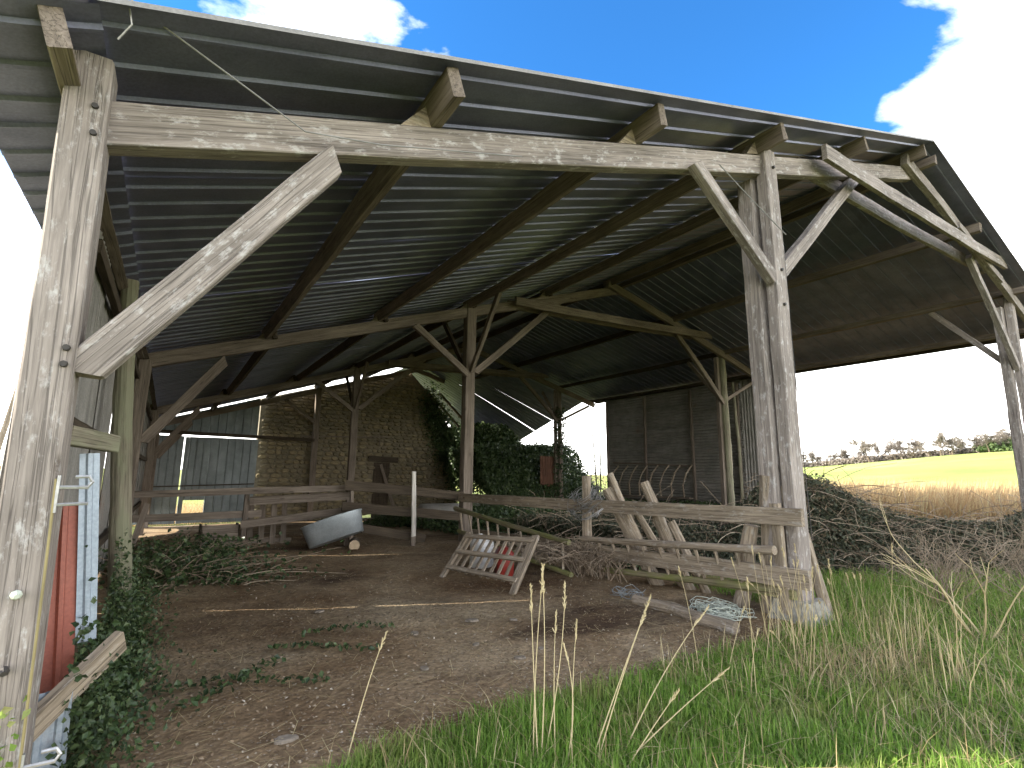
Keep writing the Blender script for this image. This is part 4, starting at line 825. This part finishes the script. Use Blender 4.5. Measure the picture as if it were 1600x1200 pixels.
for (bx, by, tx, ty, tz) in ((1.86, 2.55, 2.06, 2.72, 1.03), (1.89, 2.52, 2.03, 2.70, 1.04), (1.86, 2.50, 1.93, 2.68, 0.93), (1.92, 2.54, 2.2, 2.68, 0.92), (1.98, 2.50, 2.16, 2.72, 0.74),
    (2.12, 2.38, 2.7, 2.42, 0.83), (2.15, 2.36, 2.66, 2.40, 0.80), (2.32, 2.34, 3.2, 2.35, 0.72), (2.3, 2.30, 2.95, 2.05, 0.46), (1.98, 2.42, 2.08, 2.55, 0.60), (2.10, 2.5, 2.28, 2.66, 0.68), (2.2, 2.22, 2.55, 2.1, 0.40), (0.98, 3.08, 1.24, 3.25, 0.62)):
    stalk((bx, by, 0), (tx, ty, tz), (rnd.gauss(0, .015), rnd.gauss(0, .015), .02), LB[1])
for q in range(34):
    bx = rnd.uniform(3.6, 6.3); by = rnd.uniform(2.3, 3.0); stalk((bx, by, 0), (bx + rnd.gauss(-.12, .22), by + rnd.gauss(0, .12), rnd.uniform(.45, 1.0)), (rnd.gauss(0, .03), 0, 0.02), LB[2], .6, .0032)
# upright dry stems clumps at right
g = np.random.default_rng(91)
def stems(n, c, s, h, seed, label):
    g = np.random.default_rng(seed); P = np.stack([g.normal(c[0], s, n), g.normal(c[1], s, n), np.zeros(n)], 1); V, F = blades(P, h * g.uniform(.5, 1.15, n), .0065, .5, seed, 3); stuff('dry_grass_tuft', V, F, m_stalk, label, 'dry grass', 'stuff')
stems(34, (5.6, 1.95), .26, 0.75, 92, 'upright clump of dry straw stems standing in the grass'); stems(26, (5.2, 2.9), .24, .8, 93, 'dry straw stems leaning before the stone footing'); stems(40, (5.1, 1.5), .3, .55, 95, 'short loose tuft of bent dry stems in the front grass')

# ------------------------------------------------------------------ fields, hedgerow trees, pole
g = np.random.default_rng(101); n = 42000; d = g.uniform(17, 44, n); az = np.radians(g.uniform(53, 92, n)); x = d * np.sin(az); y = d * np.cos(az); k = (x > 19.8) | (y < 2); x, y = x[k], y[k]
V, F = blades(np.stack([x, y, gz(x, y)], 1), g.uniform(.9, 1.75, len(x)), .024, .45, 102, 3, (.12, -.1)); stuff('dead_reeds', V, F, m_reed, 'tall bleached dead grass beyond the bramble thicket', 'dry grass')
n = 9000; d = g.uniform(6, 70, n); az = np.radians(g.uniform(-26, -4, n)); x = d * np.sin(az); y = d * np.cos(az); k = x < -1.4; x, y = x[k], y[k]
V, F = blades(np.stack([x, y, gz(x, y)], 1), g.uniform(.3, .9, len(x)), .016, .4, 103, 3); stuff('field_grass', V, F, m_reed, 'sunlit dry grass in the field left of the barn', 'dry grass')
n = 9000; x = g.uniform(-3, 5, n); y = g.uniform(27.9, 36, n); k = ~((x > 3) & (y < 29)); x, y = x[k], y[k]; V, F = blades(np.stack([x, y, gz(x, y)], 1), g.uniform(.3, .8, len(x)), .016, .4, 104, 3); stuff('field_grass', V, F, m_reed, 'sunlit dry grass seen through the square opening at the rear', 'dry grass')
def tree_mesh(seed, H, lev=5):
    r = random.Random(seed); tb = MB(); cbm = MB()
    def grow(p, d, L, rad, lv, top):
        k = 3; pts = [p.copy()]
        for j in range(k): p = p + d * L / k; d = (d + Vector((r.gauss(0, .12), r.gauss(0, .12), .05))).normalized(); pts.append(p.copy())
        (tb if top else cbm).tube(pts, [rad * (1 - .22 * j) for j in range(k + 1)], 5 if top else 3, False)
        if lv > 0:
            for q in range(3 if lv > 1 else 5): grow(pts[r.randint(1, k)].copy(), (d + Vector((r.gauss(0, .6), r.gauss(0, .6), r.gauss(.15, .3)))).normalized(), L * r.uniform(.5, .82), max(rad * .62, .035), lv - 1, False)
    grow(Vector((0, 0, -.3)), Vector((0, 0, 1)), H * .42, H * .026, lev, True)
    P = np.concatenate(cbm.V); gg = np.random.default_rng(seed); P = P[gg.integers(0, len(P), 2600)] + gg.normal(0, .22, (2600, 3)); V, F = leaves(P, .26, (0, 0, 0), seed, .35)
    cbm.add(V, F[0].tolist())
    return tb.mesh('trunk', m_bark), cbm.mesh('crown', m_fartwig)
tm = [tree_mesh(s, 9.0) for s in (1, 2, 3, 4)]
LT = 'bare winter tree in the hedgerow along the far field edge'
for k in range(64):
    az = 58.5 + k * 0.34 + rnd.uniform(-.2, .2); d = rnd.uniform(180, 215); x = d * math.sin(R_(az)); y = d * math.cos(R_(az)); z = float(gz(x, y)); s = rnd.uniform(.5, 0.95) * (0.85 if az < 66 else 1.0)
    M = T(x, y, z) @ Matrix.Rotation(rnd.uniform(0, 6.28), 4, 'Z') @ Matrix.Diagonal((s * 1.25, s * 1.25, s * rnd.uniform(.85, 1.05), 1)); t = thing('hedgerow_tree', (x, y, z), LT, 'tree', 'bare trees along the far field'); tr_, c_ = tm[k % 4]
    link('trunk', tr_, t, M); link('crown', c_, t, M)
az, d = 77.6, 190; x = d * math.sin(R_(az)); y = d * math.cos(R_(az)); z = float(gz(x, y)); t = thing('evergreen_tree', (x, y, z), 'rounded green evergreen at the right end of the far hedgerow', 'tree')
link('trunk', tm[0][0], t, T(x, y, z) @ Matrix.Diagonal((1, 1, .6, 1))); gq = np.random.default_rng(5); n = 5000; q = gq.normal(size=(n, 3)); q /= np.linalg.norm(q, axis=1, keepdims=True); q *= (gq.uniform(0, 1, (n, 1)) ** .35) * np.array([8.0, 8.0, 3.6]); q[:, 2] = np.abs(q[:, 2]) + .3; q[:, 2] += .5 * snoise(q[:, 0], q[:, 1], .9, 3)
V, F = leaves(q, .75, (0, 0, .4), 7); link('crown', mesh_np('crown', V, F, m_evergreen), t, T(x, y, z))
n = 16000; gq = np.random.default_rng(15); az = np.radians(gq.uniform(56, 86, n)); d = gq.uniform(186, 196, n); x = d * np.sin(az); y = d * np.cos(az); hh = 2.0 + 1.0 * snoise(x, y, .12, 5) + .6 * snoise(x, y, .5, 6); V, F = leaves(np.stack([x, y, gz(x, y) + gq.uniform(0, 1, n) * np.maximum(hh, .4)], 1), .8, (0, 0, 0), 16); stuff('far_hedge', V, F, m_fartwig, 'low brown hedge along the far edge of the field', 'hedge')
# utility pole and lines on the left
up = thing('utility_pole', (-6.35, 30, float(gz(-6.35, 30))), 'grey utility pole with overhead lines beyond the left side of the barn', 'utility pole')
log('pole', up, [(-6.35, 30, -0.8), (-5.98, 30, 2.65), (-5.66, 30, 5.6)], (.13, .09), m_plank, 8, .02)
for zz, e in ((5.45, 0), (5.0, 1)): wire('line', up, [(-30, 40, zz + 1.2), (-16, 34, zz + .2), (-5.7, 29.9, zz), (6, 27.5 + 4, zz + .4 + 1.5)] if not e else [(-5.7, 29.9, 5.3), (-5.45, 29.7, 5.0), (-5.3, 29.5, 3.6)], .012, m_nail)
shrub('hedge_shrub', (-3.3, 17.0, -.3), 26, 1.6, .45, 11, .02, 'sunlit leafless bush behind the front left post', 4)
